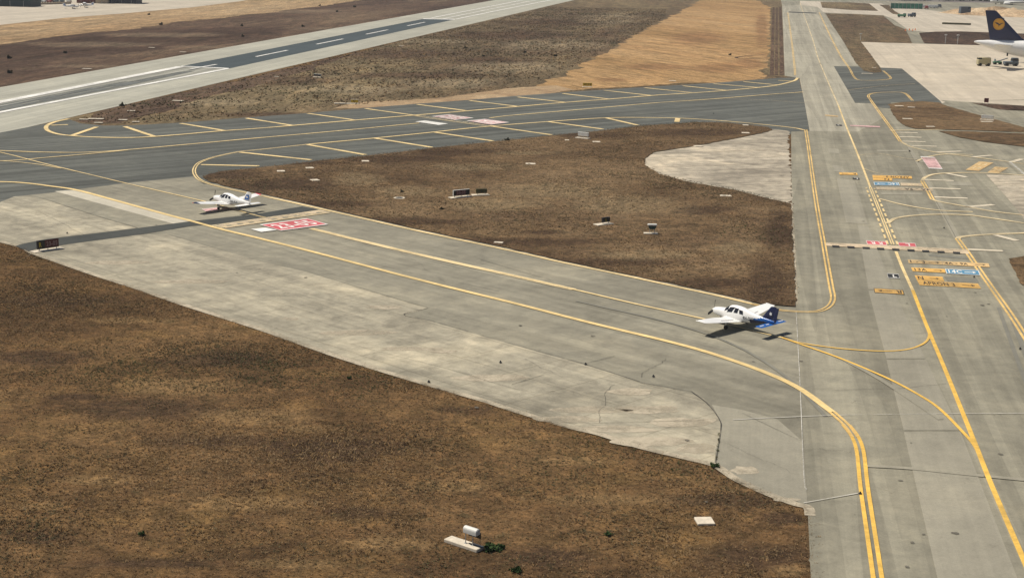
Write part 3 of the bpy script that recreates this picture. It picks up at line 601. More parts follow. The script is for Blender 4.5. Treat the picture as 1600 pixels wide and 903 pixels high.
tyre = M['patchd']
lines('tyre_mark', [([(1575, 480), (1620, 600), (1700, 800)], .5), ([(1560, 480), (1600, 590), (1680, 800)], .4), ([(900, 470), (1050, 505), (1150, 540), (1230, 590), (1290, 650)], .35)], M['patchd'], .0355)

def painted_box(px, fill, texts, ink, border=None, z=.046, kind='painted_direction_box', flip=False):
    """px: TL, TR, BR, BL as seen; texts: (string, u0, u1, v0, v1) in the box, read from here or (flip) from the far side"""
    z = lay(z); TL, TR, BR, BL = [gp(*q, z) for q in px]
    mb = MB(); mb.add([BL, BR, TR, TL], [(0, 1, 2, 3)], 0); up = Vector((0, 0, .004))
    def at(u, v): return BL.lerp(BR, u).lerp(TL.lerp(TR, u), v) + up
    for s, u0, u1, v0, v1 in texts:
        if flip: O, U, V = at(u1, v1), at(u0, v1)-at(u1, v1), at(u1, v0)-at(u1, v1)
        else: O, U, V = at(u0, v0), at(u1, v0)-at(u0, v0), at(u0, v1)-at(u0, v0)
        put_text(mb, s, O, U, V, 1 if s != 'frame' else 2)
    o = mb.build(kind, [M[fill], M[ink], M[border or ink]])
    for p in o.data.polygons:
        if p.normal.z < 0: p.flip()
    return tag(o, kind='structure')
painted_box([(1418, 405.5), (1471, 408), (1473, 413.4), (1420, 411)], 'orangef', [('1 - 3', .06, .5, .14, .86), ('>', .6, .94, .12, .88)], 'black')
painted_box([(1471.5, 408), (1544.5, 411.6), (1546.5, 417.2), (1473.5, 413.5)], 'orangef', [('4A - 9A', .05, .55, .2, .8), ('>', .7, .93, .2, .8)], 'black')
painted_box([(1423.5, 417.8), (1476, 420.3), (1477.5, 426.2), (1426, 423.5)], 'orange', [('13A', .08, .45, .17, .85), ('>', .66, .92, .2, .8)], 'black')
painted_box([(1476.6, 419.8), (1529.5, 422), (1532, 430), (1479, 427.3)], 'blue', [('frame', 0, 1, 0, 1), ('14C', .08, .48, .17, .85), ('>', .55, .9, .15, .85)], 'white')
painted_box([(1429, 430), (1472.5, 432.4), (1475.5, 439.6), (1432.5, 437.6)], 'orange', [('N', .08, .28, .17, .85), ('>', .5, .85, .2, .8)], 'black')
painted_box([(1432.7, 437.9), (1528, 443), (1533, 450.7), (1437, 445.2)], 'orange', [('APRON 3', .07, .60, .15, .85), ('>', .72, .93, .2, .8)], 'black')
painted_box([(1365, 450), (1411, 453), (1413, 460), (1366.6, 457)], 'orange', [('frame', 0, 1, 0, 1), ('R', .74, .93, .17, .85), ('>', .12, .62, .15, .85)], 'black', flip=True)
painted_box([(1386, 427), (1404, 428), (1405.8, 435), (1387.6, 434)], 'black', [('frame', 0, 1, 0, 1), ('L', .45, .8, .2, .8)], 'white')
painted_box([(1311, 269.4), (1339, 270.2), (1340.3, 273.7), (1312, 272.9)], 'orange', [('R', .75, .92, .2, .8), ('>', .1, .5, .2, .8)], 'black', flip=True)
painted_box([(1332, 277.6), (1342.5, 278), (1343, 280.6), (1332.5, 280.2)], 'black', [('L', .2, .8, .2, .8)], 'white', flip=True)
painted_box([(1363, 273.6), (1424.5, 275.4), (1425.2, 279.4), (1363.6, 277.6)], 'orange', [('APRON 3', .35, .93, .15, .85)], 'black', flip=True)
painted_box([(1363.7, 277.9), (1393.7, 278.8), (1394.4, 282.6), (1364.3, 281.7)], 'orange', [('N', .6, .85, .15, .85)], 'black', flip=True)
painted_box([(1365, 284.6), (1404, 285.3), (1406, 290.2), (1366, 289.2)], 'blue', [('frame', 0, 1, 0, 1), ('14C', .55, .93, .2, .8), ('>', .1, .45, .2, .8)], 'white', flip=True)
painted_box([(1407, 285.9), (1440, 286.8), (1441.5, 291.1), (1408, 290.2)], 'cream', [('13A', .3, .8, .2, .8)], 'yelf', flip=True)
painted_box([(1369, 292.2), (1456.7, 294.4), (1457.8, 298.5), (1370, 296.4)], 'cream', [('4A - 9A', .5, .95, .15, .85)], 'black', flip=True)
painted_box([(405.6, 351), (480, 341), (513, 350.6), (439.4, 360.6)], 'red', [('frame', 0, 1, 0, 1), ('23-05', .10, .90, .20, .80)], 'white', z=.052)
quads('faded_white_mark', [[(392, 358), (415, 355.6), (432.5, 359.4), (408, 362.5)]], M['white'], .050)
painted_box([(315, 326.8), (340, 324.6), (346, 328.2), (322, 331)], 'pink', [('frame', 0, 1, 0, 1)], 'white', z=.050)
painted_box([(674, 182), (703, 179), (740, 184.6), (712, 187.4)], 'pink', [('frame', 0, 1, 0, 1), ('05-23', .1, .9, .2, .8)], 'white', z=.050, flip=True)
painted_box([(729, 189), (758, 186.3), (796, 191.4), (767, 195)], 'pink', [('frame', 0, 1, 0, 1), ('05-23', .1, .9, .2, .8)], 'white', z=.050, flip=True)
quads('faded_white_mark', [[(648.5, 190.2), (663.6, 188.6), (700, 193.6), (685, 195.6)]], M['white'], .050)
painted_box([(1353, 375.7), (1384, 377.5), (1386.5, 383.5), (1356, 382)], 'red', [('frame', 0, 1, 0, 1), ('R R', .2, .8, .2, .8)], 'white', z=.050, flip=True)
painted_box([(1403, 378.5), (1430, 380), (1432, 386), (1406, 384.7)], 'red', [('frame', 0, 1, 0, 1), ('L', .4, .65, .2, .8)], 'white', z=.050, flip=True)
painted_box([(1438, 244.5), (1460.6, 245.5), (1473, 264.4), (1451.4, 263.5)], 'pink', [('frame', 0, 1, 0, 1)], 'white', z=.050)
painted_box([(1530, 252.5), (1552.5, 254.4), (1529.4, 267.5), (1508.8, 265.6)], 'orangef', [('14', .25, .8, .2, .45), ('13', .25, .8, .6, .85)], 'yelf', z=.050)
painted_box([(1555, 260.6), (1576, 262), (1561, 270.6), (1543, 269.4)], 'orangef', [('14', .25, .8, .3, .7)], 'yelf', z=.050)
painted_box([(1289, 179.5), (1309, 181), (1310, 183), (1290, 181.5)], 'orangef', [], 'black', z=.050)
painted_box([(1306, 194.5), (1315, 195), (1315.5, 197), (1306.5, 196.5)], 'black', [('L', .3, .7, .2, .8)], 'white', z=.050)
painted_box([(1328, 195.5), (1375, 197.5), (1375.5, 199.3), (1328.5, 197.3)], 'pink', [], 'white', z=.050)
quads('black_stripe', [[(1232, 18.7), (1276, 20.4), (1276, 21.6), (1232, 19.9)]], M['black'], .046)

# ------------------------------------------------------------------ dry grass (uncountable)
def inside(P, xs, ys):
    r = np.zeros(len(xs), bool); n = len(P)
    for i in range(n):
        x0, y0 = P[i]; x1, y1 = P[(i+1) % n]
        c = ((y0 > ys) != (y1 > ys)) & (xs < (x1-x0)*(ys-y0)/((y1-y0) or 1e-9)+x0); r ^= c
    return r
def hnoise(x, y, s, seed):
    """cheap smooth value noise on a lattice"""
    g = np.random.default_rng(seed).random((256, 256)); u, v = x*s, y*s
    i, j = np.floor(u).astype(int), np.floor(v).astype(int); fu, fv = u-i, v-j; fu = fu*fu*(3-2*fu); fv = fv*fv*(3-2*fv)
    G = lambda a_, b_: g[a_ % 256, b_ % 256]
    return (G(i, j)*(1-fu)+G(i+1, j)*fu)*(1-fv)+(G(i, j+1)*(1-fu)+G(i+1, j+1)*fu)*fv
def tufts(name, poly, n, hmin, hmax, probs, seed, blades=5, z0=0.0, edge=None, width=.16, spread=.5):
    rng = np.random.default_rng(seed); P = [(p.x, p.y) for p in poly]
    xs0, ys0 = [p[0] for p in P], [p[1] for p in P]
    x = rng.uniform(min(xs0), max(xs0), n); y = rng.uniform(min(ys0), max(ys0), n)
    k = inside(P, x, y)
    clump = .5*hnoise(x, y, .13, seed+1)+.3*hnoise(x, y, .5, seed+2)+.2*hnoise(x, y, 1.7, seed+3)
    k &= rng.random(n) < np.clip((clump-.15)*1.9, .25, 1); x, y, clump = x[k], y[k], clump[k]
    if edge is not None: x = np.concatenate([x, edge[:, 0]]); y = np.concatenate([y, edge[:, 1]]); clump = np.concatenate([clump, np.full(len(edge), .6)])
    m = len(x); h = rng.uniform(hmin, hmax, m)*(.6+.8*clump)
    V = np.zeros((m, blades, 3, 3)); ang = rng.uniform(0, 2*np.pi, (m, blades)); lean = rng.uniform(.4, 2.2, (m, blades))
    r = h[:, None]*spread*rng.uniform(.1, .8, (m, blades)); cx = x[:, None]+np.cos(ang)*r; cy = y[:, None]+np.sin(ang)*r
    t = rng.uniform(0, 2*np.pi, (m, blades)); w = h[:, None]*width*rng.uniform(.7, 1.4, (m, blades))
    V[..., 0, 0] = cx-np.cos(t)*w; V[..., 0, 1] = cy-np.sin(t)*w; V[..., 1, 0] = cx+np.cos(t)*w; V[..., 1, 1] = cy+np.sin(t)*w
    V[..., 0, 2] = z0; V[..., 1, 2] = z0
    hh = h[:, None]*rng.uniform(.5, 1.1, (m, blades))
    V[..., 2, 0] = cx+np.cos(ang)*lean*hh*.8; V[..., 2, 1] = cy+np.sin(ang)*lean*hh*.8; V[..., 2, 2] = z0+hh
    nt_ = m*blades; me = bpy.data.meshes.new(name); me.vertices.add(nt_*3); me.vertices.foreach_set('co', V.reshape(-1))
    me.loops.add(nt_*3); me.loops.foreach_set('vertex_index', np.arange(nt_*3, dtype=np.int32))
    me.polygons.add(nt_); me.polygons.foreach_set('loop_start', np.arange(0, nt_*3, 3, dtype=np.int32)); me.polygons.foreach_set('loop_total', np.full(nt_, 3, dtype=np.int32))
    for q in ('tuft_tan', 'tuft_gold', 'tuft_brown', 'tuft_olive', 'tuft_green'): me.materials.append(M[q])
    sel = hnoise(x, y, .06, seed+5)*.5+hnoise(x, y, .25, seed+6)*.3+rng.random(m)*.45-.12
    cum = np.cumsum(probs)/sum(probs); rank = np.clip(sel, 0, .999); rank = np.argsort(np.argsort(rank))/m
    mi = np.searchsorted(cum, rank*.9999); me.polygons.foreach_set('material_index', np.repeat(mi, blades).astype(np.int32))
    me.update(calc_edges=True); o = bpy.data.objects.new(name, me); COL.objects.link(o)
    return o
field = [gp(*q) for q in [(-60, 362)] + GRASS_EDGE[:-2]] + [gp(1269, 1000), gp(-160, 1000)]
def edgepts(px, n, seed, amp=.25):
    rng = np.random.default_rng(seed); P = [gp(*q) for q in px]; L = np.array([(b_-a_).length for a_, b_ in zip(P, P[1:])]); out = []
    for i in rng.choice(len(L), n, p=L/L.sum()):
        p = P[i].lerp(P[i+1], rng.random()); out.append((p.x+rng.normal(0, amp), p.y+rng.normal(0, amp)-.2))
    return np.array(out)
o = tufts('dry_grass', field, 330000, .05, .13, [.26, .26, .20, .24, .04], 21, blades=6, edge=edgepts(GRASS_EDGE[:-2], 1500, 5, .3))
tag(o, 'dry brown and straw coloured grass over the near field', 'grass', kind='stuff')
isl = [gp(*q) for q in ISLAND]
o = tufts('dry_grass', isl, 120000, .06, .17, [.30, .14, .26, .27, .03], 31, blades=5, z0=ISLAND_Z, edge=edgepts(ISLAND+[ISLAND[0]], 900, 6, .2))
tag(o, 'burnt brown grass on the island between the taxiways', 'grass', kind='stuff')
far = [gp(*q) for q in [(118, 190), (187, 167), (400, 119), (640, 61), (860, 12), (1040, 15), (1040, 28), (930, 90), (840, 132), (700, 151), (520, 168), (300, 189), (190, 194)]]
o = tufts('dry_grass', far, 70000, .15, .42, [.26, .06, .28, .36, .03], 41, blades=4, z0=.02, width=.3)
tag(o, 'olive and brown scrub grass beside the far runway', 'grass', kind='stuff')

# ------------------------------------------------------------------ aircraft
def lerp(a_, b_, t): return a_+(b_-a_)*t
# station: x (0 = spinner tip, aft negative), bottom, top, half width, shoulder (how much narrower the upper half is)
FUS = [(-.30, .93, 1.36, .20, 0), (-.36, .84, 1.42, .34, 0), (-.60, .74, 1.48, .45, 0), (-1.0, .66, 1.53, .50, 0), (-1.55, .60, 1.58, .54, 0), (-1.75, .58, 1.64, .56, .08), (-2.05, .57, 1.84, .57, .22), (-2.35, .56, 1.99, .58, .30), (-2.8, .56, 2.06, .585, .32),
       (-3.3, .56, 2.05, .58, .32), (-3.8, .58, 1.98, .55, .32), (-4.3, .64, 1.84, .48, .28), (-4.9, .74, 1.68, .38, .18), (-5.5, .84, 1.56, .29, .08), (-6.2, .94, 1.47, .19, 0), (-6.8, 1.02, 1.40, .12, 0), (-7.2, 1.08, 1.34, .06, 0)]
def fus_at(F_, x):
    for a_, b_ in zip(F_, F_[1:]):
        if a_[0] >= x >= b_[0]:
            t = (a_[0]-x)/(a_[0]-b_[0]); return [lerp(a_[i], b_[i], t) for i in range(5)]
    return list(F_[-1])
def fus_pt(F_, x, th, out=0.0):
    """th: 0 = port side, 90 deg = top"""
    _, zb, zt, w, sh = fus_at(F_, x); zc = lerp(zb, zt, .42 if sh else .5)
    c, s_ = math.cos(th), math.sin(th); ex = .78
    y = (abs(c)**ex)*(1 if c >= 0 else -1); z = (abs(s_)**ex)*(1 if s_ >= 0 else -1)
    hz = (zt-zc) if z > 0 else (zc-zb); w2 = w*(1-sh*max(0, z)**1.3)
    return Vector((x, y*w2+out*c, zc+z*hz+out*s_))
def fus_y(F_, x, z):
    best = min((abs(fus_pt(F_, x, t).z-z), fus_pt(F_, x, t).y) for t in [k*.04-1.5 for k in range(76)]); return best[1]
def loft_fus(F_, n=28, sub_=3, xend=None):
    xs = []
    for a_, b_ in zip(F_, F_[1:]): xs += [lerp(a_[0], b_[0], k/sub_) for k in range(sub_)]
    xs.append(F_[-1][0]); return xs, [[fus_pt(F_, x, 2*math.pi*i/n) for i in range(n)] for x in xs]
AF = [(0, 0), (.02, .035), (.08, .065), (.2, .085), (.4, .08), (.65, .052), (.88, .02), (1, .003), (1, -.003), (.85, -.014), (.5, -.03), (.2, -.035), (.06, -.028), (.015, -.016)]
def wing(mb, secs, mi=0, vert=False, sym=False):
    """secs: (span, xLE, chord, height, thickness factor)"""
    rings = []
    for y, xl, c, z, tf in secs:
        if vert: rings.append([(xl-a_*c, (b_ if not sym else (b_ if b_ > 0 else b_*2))*c*tf, z) for a_, b_ in AF])
        else: rings.append([(xl-a_*c, y, z+b_*c*tf) for a_, b_ in AF])
    mb.loft(rings, mi)
def panel(F_, x0, x1, t0, t1, out=.012, nx=5, nt=4, slant=0.0, mb=None):
    """a thin pane following the cabin side"""
    mb = mb or MB(); g = []
    for lay_ in (out, -.01):
        for i in range(nx+1):
            for j in range(nt+1):
                th = lerp(t0, t1, j/nt); x = lerp(x0, x1, i/nx)-slant*(j/nt); g.append(fus_pt(F_, x, th, lay_))
    k = nt+1; K = (nx+1)*k; f = []
    for i in range(nx):
        for j in range(nt):
            a_ = i*k+j; f += [(a_, a_+1, a_+k+1, a_+k), (K+a_, K+a_+k, K+a_+k+1, K+a_+1)]
    for i in range(nx): f += [(i*k, i*k+k, K+i*k+k, K+i*k), (i*k+nt, K+i*k+nt, K+i*k+k+nt, i*k+k+nt)]
    for j in range(nt): f += [(j, K+j, K+j+1, j+1), (nx*k+j, nx*k+j+1, K+nx*k+j+1, K+nx*k+j)]
    mb.add(g, f); return mb

def light_aircraft(loc, yaw, scheme, label, reg, group, high=False, prop=100):
    root = empty('light_aircraft', loc, yaw, label, 'light aircraft', group)
    xs, rings = loft_fus(FUS); mb = MB(); n = len(rings[0]); mb.loft(rings, 0)
    o = mb.build('fuselage', [M['bodywhite'], M['bodyblue'], M['navy'], M['bodyred']], root, True)
    for p in o.data.polygons:
        c = p.center
        if scheme == 'blue':
            if c.x < -4.75 and c.z < 1.12+(-4.75-c.x)*.30: p.material_index = 2 if c.z < 1.12 else 1  # blue tail turns navy low down: shade painted into the colour
            if c.x < -5.9: p.material_index = 2 if c.z < 1.15 else 1
            if c.z < .70 and c.x < -1.2: p.material_index = 2
        elif c.z < .68 and c.x < -1.2: p.material_index = 3 if scheme == 'red' else 0
    # glazing
    for sd in (1, -1):
        A = (lambda d: R_(d)) if sd > 0 else (lambda d: math.pi-R_(d))
        panel(FUS, -2.12, -2.72, A(12), A(50), slant=.25).build('side_window', M['glass'], root)
        panel(FUS, -2.92, -3.34, A(12), A(47), slant=.06).build('side_window', M['glass'], root)
        panel(FUS, -3.56, -3.98, A(13), A(40), slant=-.12).build('side_window', M['glass'], root)
    panel(FUS, -1.80, -2.22, R_(28), R_(152), nt=12, slant=0).build('windscreen', M['glass'], root)
    # wings
    for sd in (1, -1):
        mb = MB()
        if high: wing(mb, [(sd*y, xl, c, z, tf) for y, xl, c, z, tf in [(.2, -2.1, 1.55, 2.02, 1.3), (3.0, -2.1, 1.55, 2.12, 1.2), (5.4, -2.3, 1.1, 2.2, 1.0)]])
        else: wing(mb, [(sd*y, xl, c, z, tf) for y, xl, c, z, tf in [(.3, -1.62, 2.2, .70, 1.3), (.62, -1.72, 2.1, .73, 1.3), (1.15, -2.0, 1.75, .79, 1.35), (2.9, -2.02, 1.68, 1.0, 1.35), (4.9, -2.28, 1.22, 1.24, 1.2), (5.25, -2.36, 1.08, 1.285, 1.0), (5.38, -2.52, .8, 1.30, .5)]])
        w_ = mb.build('wing', [M['bodywhite'], M['bodyred'], M['navy']], root, True)
        ff = MB(); zf = (lambda y: 2.02+.03*y) if high else (lambda y: .70+.112*y)
        ff.add([(-3.28, sd*1.0, zf(1)+.085), (-3.24, sd*2.85, zf(2.85)+.078), (-3.30, sd*2.85, zf(2.85)+.07), (-3.34, sd*1.0, zf(1)+.075)], [(0, 1, 2, 3)])
        ff.build('flap_gap', M['dk'], w_)
        tp = MB(); tp.cyl((-2.35, sd*5.38, 1.32 if not high else 2.2), (-2.75, sd*5.38, 1.32 if not high else 2.2), .05, .03, 8); tp.build('tip_light', M['bodyred'] if scheme != 'blue' else M['bodywhite'], w_)
        if scheme == 'red':
            q = MB(); wing(q, [(sd*y, xl, c, z, tf) for y, xl, c, z, tf in [(5.0, -2.28, 1.21, 1.254, 1.32), (5.27, -2.34, 1.12, 1.29, 1.15), (5.42, -2.48, .86, 1.305, .65)]]); q.build('tip_band', M['navy'] if sd > 0 else M['bodyred'], w_)
        if high:
            st = MB(); st.cyl((-2.5, sd*.5, .8), (-2.6, sd*2.6, 2.05), .03); st.build('wing_strut', M['bodywhite'], w_)
    # tail
    fin = MB(); wing(fin, [(0, -5.35, 1.5, 1.40, .30), (0, -5.9, 1.18, 1.6, .55), (0, -6.72, .66, 2.62, .6), (0, -6.85, .45, 2.68, .3)], vert=True, sym=True)
    f_ = fin.build('fin', [M['bodywhite'], M['navy'], M['bodyblue']], root, True)
    if scheme == 'blue':
        for p in f_.data.polygons: p.material_index = 1
    rd = MB(); wing(rd, [(0, -6.98, .42, 1.22, .8), (0, -7.36, .28, 2.6, .8)], vert=True, sym=True)
    rd.build('rudder', M['navy'] if scheme == 'blue' else M['bodywhite'], root, True)
    em = MB()
    for sd in (1, -1):
        y0 = sd*.075
        if scheme != 'blue': em.add([(-6.28, y0, 1.62), (-7.12, y0, 1.62), (-7.22, y0*.9, 2.3), (-6.66, y0*.9, 2.3)], [(0, 1, 2, 3)], 0)
        c = Vector((-6.80, y0*1.12, 1.98)); ring = []
        for k in range(10):
            r = .20 if k % 2 == 0 else .10; ring.append((c.x+math.cos(k*math.pi/5)*r, c.y, c.z+math.sin(k*math.pi/5)*r))
        em.add(ring, [tuple(range(10))], 1)
    em.build('fin_emblem', [M['bodyblue'], M['bodywhite']], f_)
    st = MB(); stm = [M['bodyblue'], M['bodywhite']]
    for sd in (1, -1): wing(st, [(sd*y, xl, c, z, tf) for y, xl, c, z, tf in [(0, -6.42, .82, 1.02, .9), (1.9, -6.48, .76, 1.02, .8), (1.97, -6.6, .5, 1.02, .4)]], 0 if scheme == 'blue' else 1)
    s_ = st.build('stabilator', stm, root, True)
    if scheme == 'blue':
        for y0, y1 in ((.35, .8), (1.15, 1.75), (-.4, -.75), (-1.1, -1.8)):
            tr = MB(); tr.add([(-6.80, y0, 1.085), (-6.80, y1, 1.085), (-6.92, y1, 1.082), (-6.92, y0, 1.082)], [(0, 1, 2, 3)]); tr.build('white_stripe', M['bodywhite'], s_)
    # propeller
    sp = MB(); sp.loft([[(x, r*math.cos(t), 1.15+r*math.sin(t)) for t in [k*math.pi/8 for k in range(16)]] for x, r in ((0, .01), (-.05, .07), (-.15, .13), (-.3, .18), (-.36, .18))])
    sr = sp.build('spinner', M['bodywhite'], root, True)
    for k in range(3):
        an = R_(prop+120*k); d = Vector((0, math.cos(an), math.sin(an))); u = Vector((0, -d.z, d.y)); c0 = Vector((-.2, 0, 1.15)); b_ = MB(); rings = []
        for r, w_, tw in ((.12, .06, .9), (.3, .11, .7), (.6, .12, .5), (.85, .1, .35), (.95, .04, .3)):
            q = c0+d*r; ax = u*math.cos(tw)+Vector((1, 0, 0))*math.sin(tw); nn = d.cross(ax)
            rings.append([q+ax*w_, q+nn*.018, q-ax*w_, q-nn*.018])
        b_.loft(rings); b_.build('propeller_blade', M['dk'], sr, True)
    for y in (.26, -.26): ex = MB(); ex.box((-.372, y, 1.16), (.03, .16, .14)); ex.build('cooling_intake', M['dk'], root)
    ex = MB(); ex.cyl((-1.2, .25, .66), (-1.35, .25, .5), .04); ex.build('exhaust_pipe', M['dk'], root)
    # gear
    for x, y, zt, r in ((-.95, 0, .75, .18), (-2.95, 1.65, .85, .2), (-2.95, -1.65, .85, .2)):
        g = MB(); g.cyl((x, y, zt), (x, y, r), .05, .04); gl = g.build('gear_leg', M['bodywhite'], root, True)
        w_ = MB(); w_.cyl((x, y-.07, r), (x, y+.07, r), r, r, 16); w_.build('wheel', M['rubberm'], gl, True)
    # registration
    if reg:
        for sd in (1, -1):
            v, f = text_mesh(reg); mb = MB(); x0, x1, z0, z1 = (-4.0, -5.2, 1.0, 1.30) if sd > 0 else (-5.2, -4.0, 1.0, 1.30); pts = []
            for a_, b_, _ in v:
                x = lerp(x0, x1, a_); z = lerp(z0, z1, b_); pts.append((x, sd*(fus_y(FUS, x, z)+.012), z))
            mb.add(pts, f); mb.build('registration', M['dk'], root)
    return root
air1 = light_aircraft((19.13, 137.79, lay(.045)), 2.3489, 'blue', 'white low wing aircraft with navy fin and bright blue tailplane, rolling on the taxiway', '9H-DYN', 'propeller aircraft')
air2 = light_aircraft((-39.87, 194.9, lay(.045)), 2.4584, 'red', 'white low wing aircraft with a blue fin panel, beside the red 23-05 marking', '9H-ALA', 'propeller aircraft')

# ------------------------------------------------------------------ airliner
def airliner(loc, yaw, label, L=60.0, Rr=2.82, zc=6.0, logo=True, tail=True):
    k = Rr/2.82; root = empty('airliner', loc, yaw, label, 'airliner', None)
    S = [(0, zc+2.15*k, .22*k), (1.5*k, zc+1.95*k, .62*k), (4*k, zc+1.62*k, 1.15*k), (8*k, zc+1.05*k, 1.78*k), (12*k, zc+.55*k, 2.28*k), (16*k, zc+.18*k, 2.64*k), (20*k, zc, Rr), (24*k, zc, Rr), (L-9*k, zc, Rr), (L-6*k, zc-.05, 2.68*k), (L-3.5*k, zc-.25*k, 2.2*k), (L-1.6*k, zc-.5*k, 1.5*k), (L-.5*k, zc-.7*k, .75*k), (L, zc-.8*k, .12*k)]
    mb = MB(); mb.loft([[(x, r*math.cos(t), z+r*math.sin(t)) for t in [2*math.pi*i/32 for i in range(32)]] for x, z, r in S]); mb.build('fuselage', M['bodywhite'], root, True)
    if tail:
        fin = MB(); rings = []
        for h, xl, xt in ((2.1, 20.0, 5.2), (2.7, 16.3, 4.9), (3.6, 14.6, 4.6), (11.6, 6.2, 2.6), (11.9, 5.6, 2.6)):
            rings.append([(xl-a_*(xl-xt), (b_ if b_ > 0 else b_*2)*(xl-xt)*.45*(1 if h > 3 else .3), zc+h*k) for a_, b_ in [(p_[0], p_[1]) for p_ in AF]])
        rings = [[(x*k, y*k, z) for x, y, z in r] for r in rings]
        fin.loft(rings); f_ = fin.build('fin', M['navy'] if logo else M['bodywhite'], root, True)
        if logo:
            for sd in (1, -1):
                y = sd*.66; cx, cz, r = 7.0, zc+7.7, 1.78; d = MB(); n = 36
                d.loft([[(cx+r*math.cos(t), yy, cz+r*math.sin(t)) for t in [2*math.pi*i/n for i in range(n)]] for yy in (y-sd*.3, y)]); dd = d.build('tail_disc', M['logo'], f_)
                g = MB(); yy = y+sd*.012       # flying bird drawn as strokes inside a ring
                def stroke(P_, w0, w1):
                    for i in range(len(P_)-1):
                        (x0, z0), (x1, z1) = P_[i], P_[i+1]; t0, t1 = lerp(w0, w1, i/(len(P_)-1)), lerp(w0, w1, (i+1)/(len(P_)-1)); q = Vector((x1-x0, z1-z0)).normalized(); nx, nz = -q.y, q.x
                        g.add([(cx+x0-nx*t0, yy, cz+z0-nz*t0), (cx+x1-nx*t1, yy, cz+z1-nz*t1), (cx+x1+nx*t1, yy, cz+z1+nz*t1), (cx+x0+nx*t0, yy, cz+z0+nz*t0)], [(0, 1, 2, 3)])
                stroke([(-1.25, .45), (-.7, .42), (-.2, .12), (.15, -.30)], .10, .20); stroke([(.15, -.28), (.6, .22), (1.05, .30), (1.3, .42)], .17, .05); stroke([(-.95, .18), (-.4, .05), (.05, -.18)], .07, .10); stroke([(.1, -.25), (-.2, -.75)], .10, .04)
                ring = [(math.cos(t)*1.62, math.sin(t)*1.62) for t in [2*math.pi*i/30 for i in range(31)]]; stroke(ring, .03, .03)
                g.build('bird_emblem', M['navy'], dd)
        st = MB()
        for sd in (1, -1): wing(st, [(sd*y*k, xl*k, c*k, zc+z*k, tf) for y, xl, c, z, tf in [(.6, 12.6, 6.2, 1.15, .9), (9.6, 5.6, 2.3, 2.0, .8)]])
        st.build('tailplane', M['bodywhite'], root, True)
    w = MB()
    for sd in (1, -1): wing(w, [(sd*y*k, xl*k, c*k, zc+z*k, tf) for y, xl, c, z, tf in [(2, 40, 11, -1.9, 1.0), (9, 34.5, 7.5, -1.3, .9), (29, 21.5, 2.4, .4, .7)]])
    w.build('main_wing', M['bodywhite'], root, True)
    for y in (9.5, -9.5):
        e_ = MB(); e_.loft([[(x*k, y*k+r*k*math.cos(t), zc-3.0*k+r*k*math.sin(t)) for t in [2*math.pi*i/20 for i in range(20)]] for x, r in ((41, 1.3), (40.5, 1.45), (38, 1.5), (35.5, 1.15), (34, .8))]); e_.build('engine', M['bodywhite'], root, True)
    for x, y in ((L-7*k, 0), (30*k, 4*k), (30*k, -4*k)):
        g = MB(); g.cyl((x, y, zc-2*k), (x, y, .6*k), .2*k); gl = g.build('gear_leg', M['metal'], root)
        for y1 in (-.6*k, .35*k): g = MB(); g.cyl((x, y+y1, .65*k), (x, y+y1+.25*k, .65*k), .65*k, n=16); g.build('wheel', M['rubberm'], gl)
    for sd in (1, -1):
        for x, z, w_, h in ((15.8, .35, .95, 1.9), (L/k-8, .2, .95, 1.9)):
            dr = MB(); r_ = next(lerp(a_[2], b_[2], (x*k-a_[0])/(b_[0]-a_[0])) for a_, b_ in zip(S, S[1:]) if a_[0] <= x*k <= b_[0])
            dr.box((x*k, sd*(r_-.02), zc+z*k), (w_*k, .12, h*k)); dr.build('cabin_door', M['hangar'], root)
        if logo:
            for q in range(30): wb = MB(); wb.box((20.5+q*1.1, sd*(Rr-.10), zc+.7), (.28, .1, .38)); wb.build('cabin_window', M['glass'], root)
    dk_ = MB(); dk_.box((10.4*k, -.9*k, zc-1.3*k), (.4*k, .3*k, 1.5*k), 0); dk_.build('tail_drain_mast', M['dk'], root)
    return root
airliner((143.5, 473.0, 0), R_(-1.0), 'white airliner with dark blue tail carrying a gold disc, parked on the apron')
p = gp(1559, 8); airliner((p.x+30, p.y+5, 0), R_(178), 'plain white airliner far off above the rubble banks', L=34, Rr=1.75, zc=2.9, logo=False)

# ------------------------------------------------------------------ small helpers for placed things
def base_dir(a_, b_):
    A, B = gp(*a_), gp(*b_); return A, B, (B-A).normalized(), (B-A).length

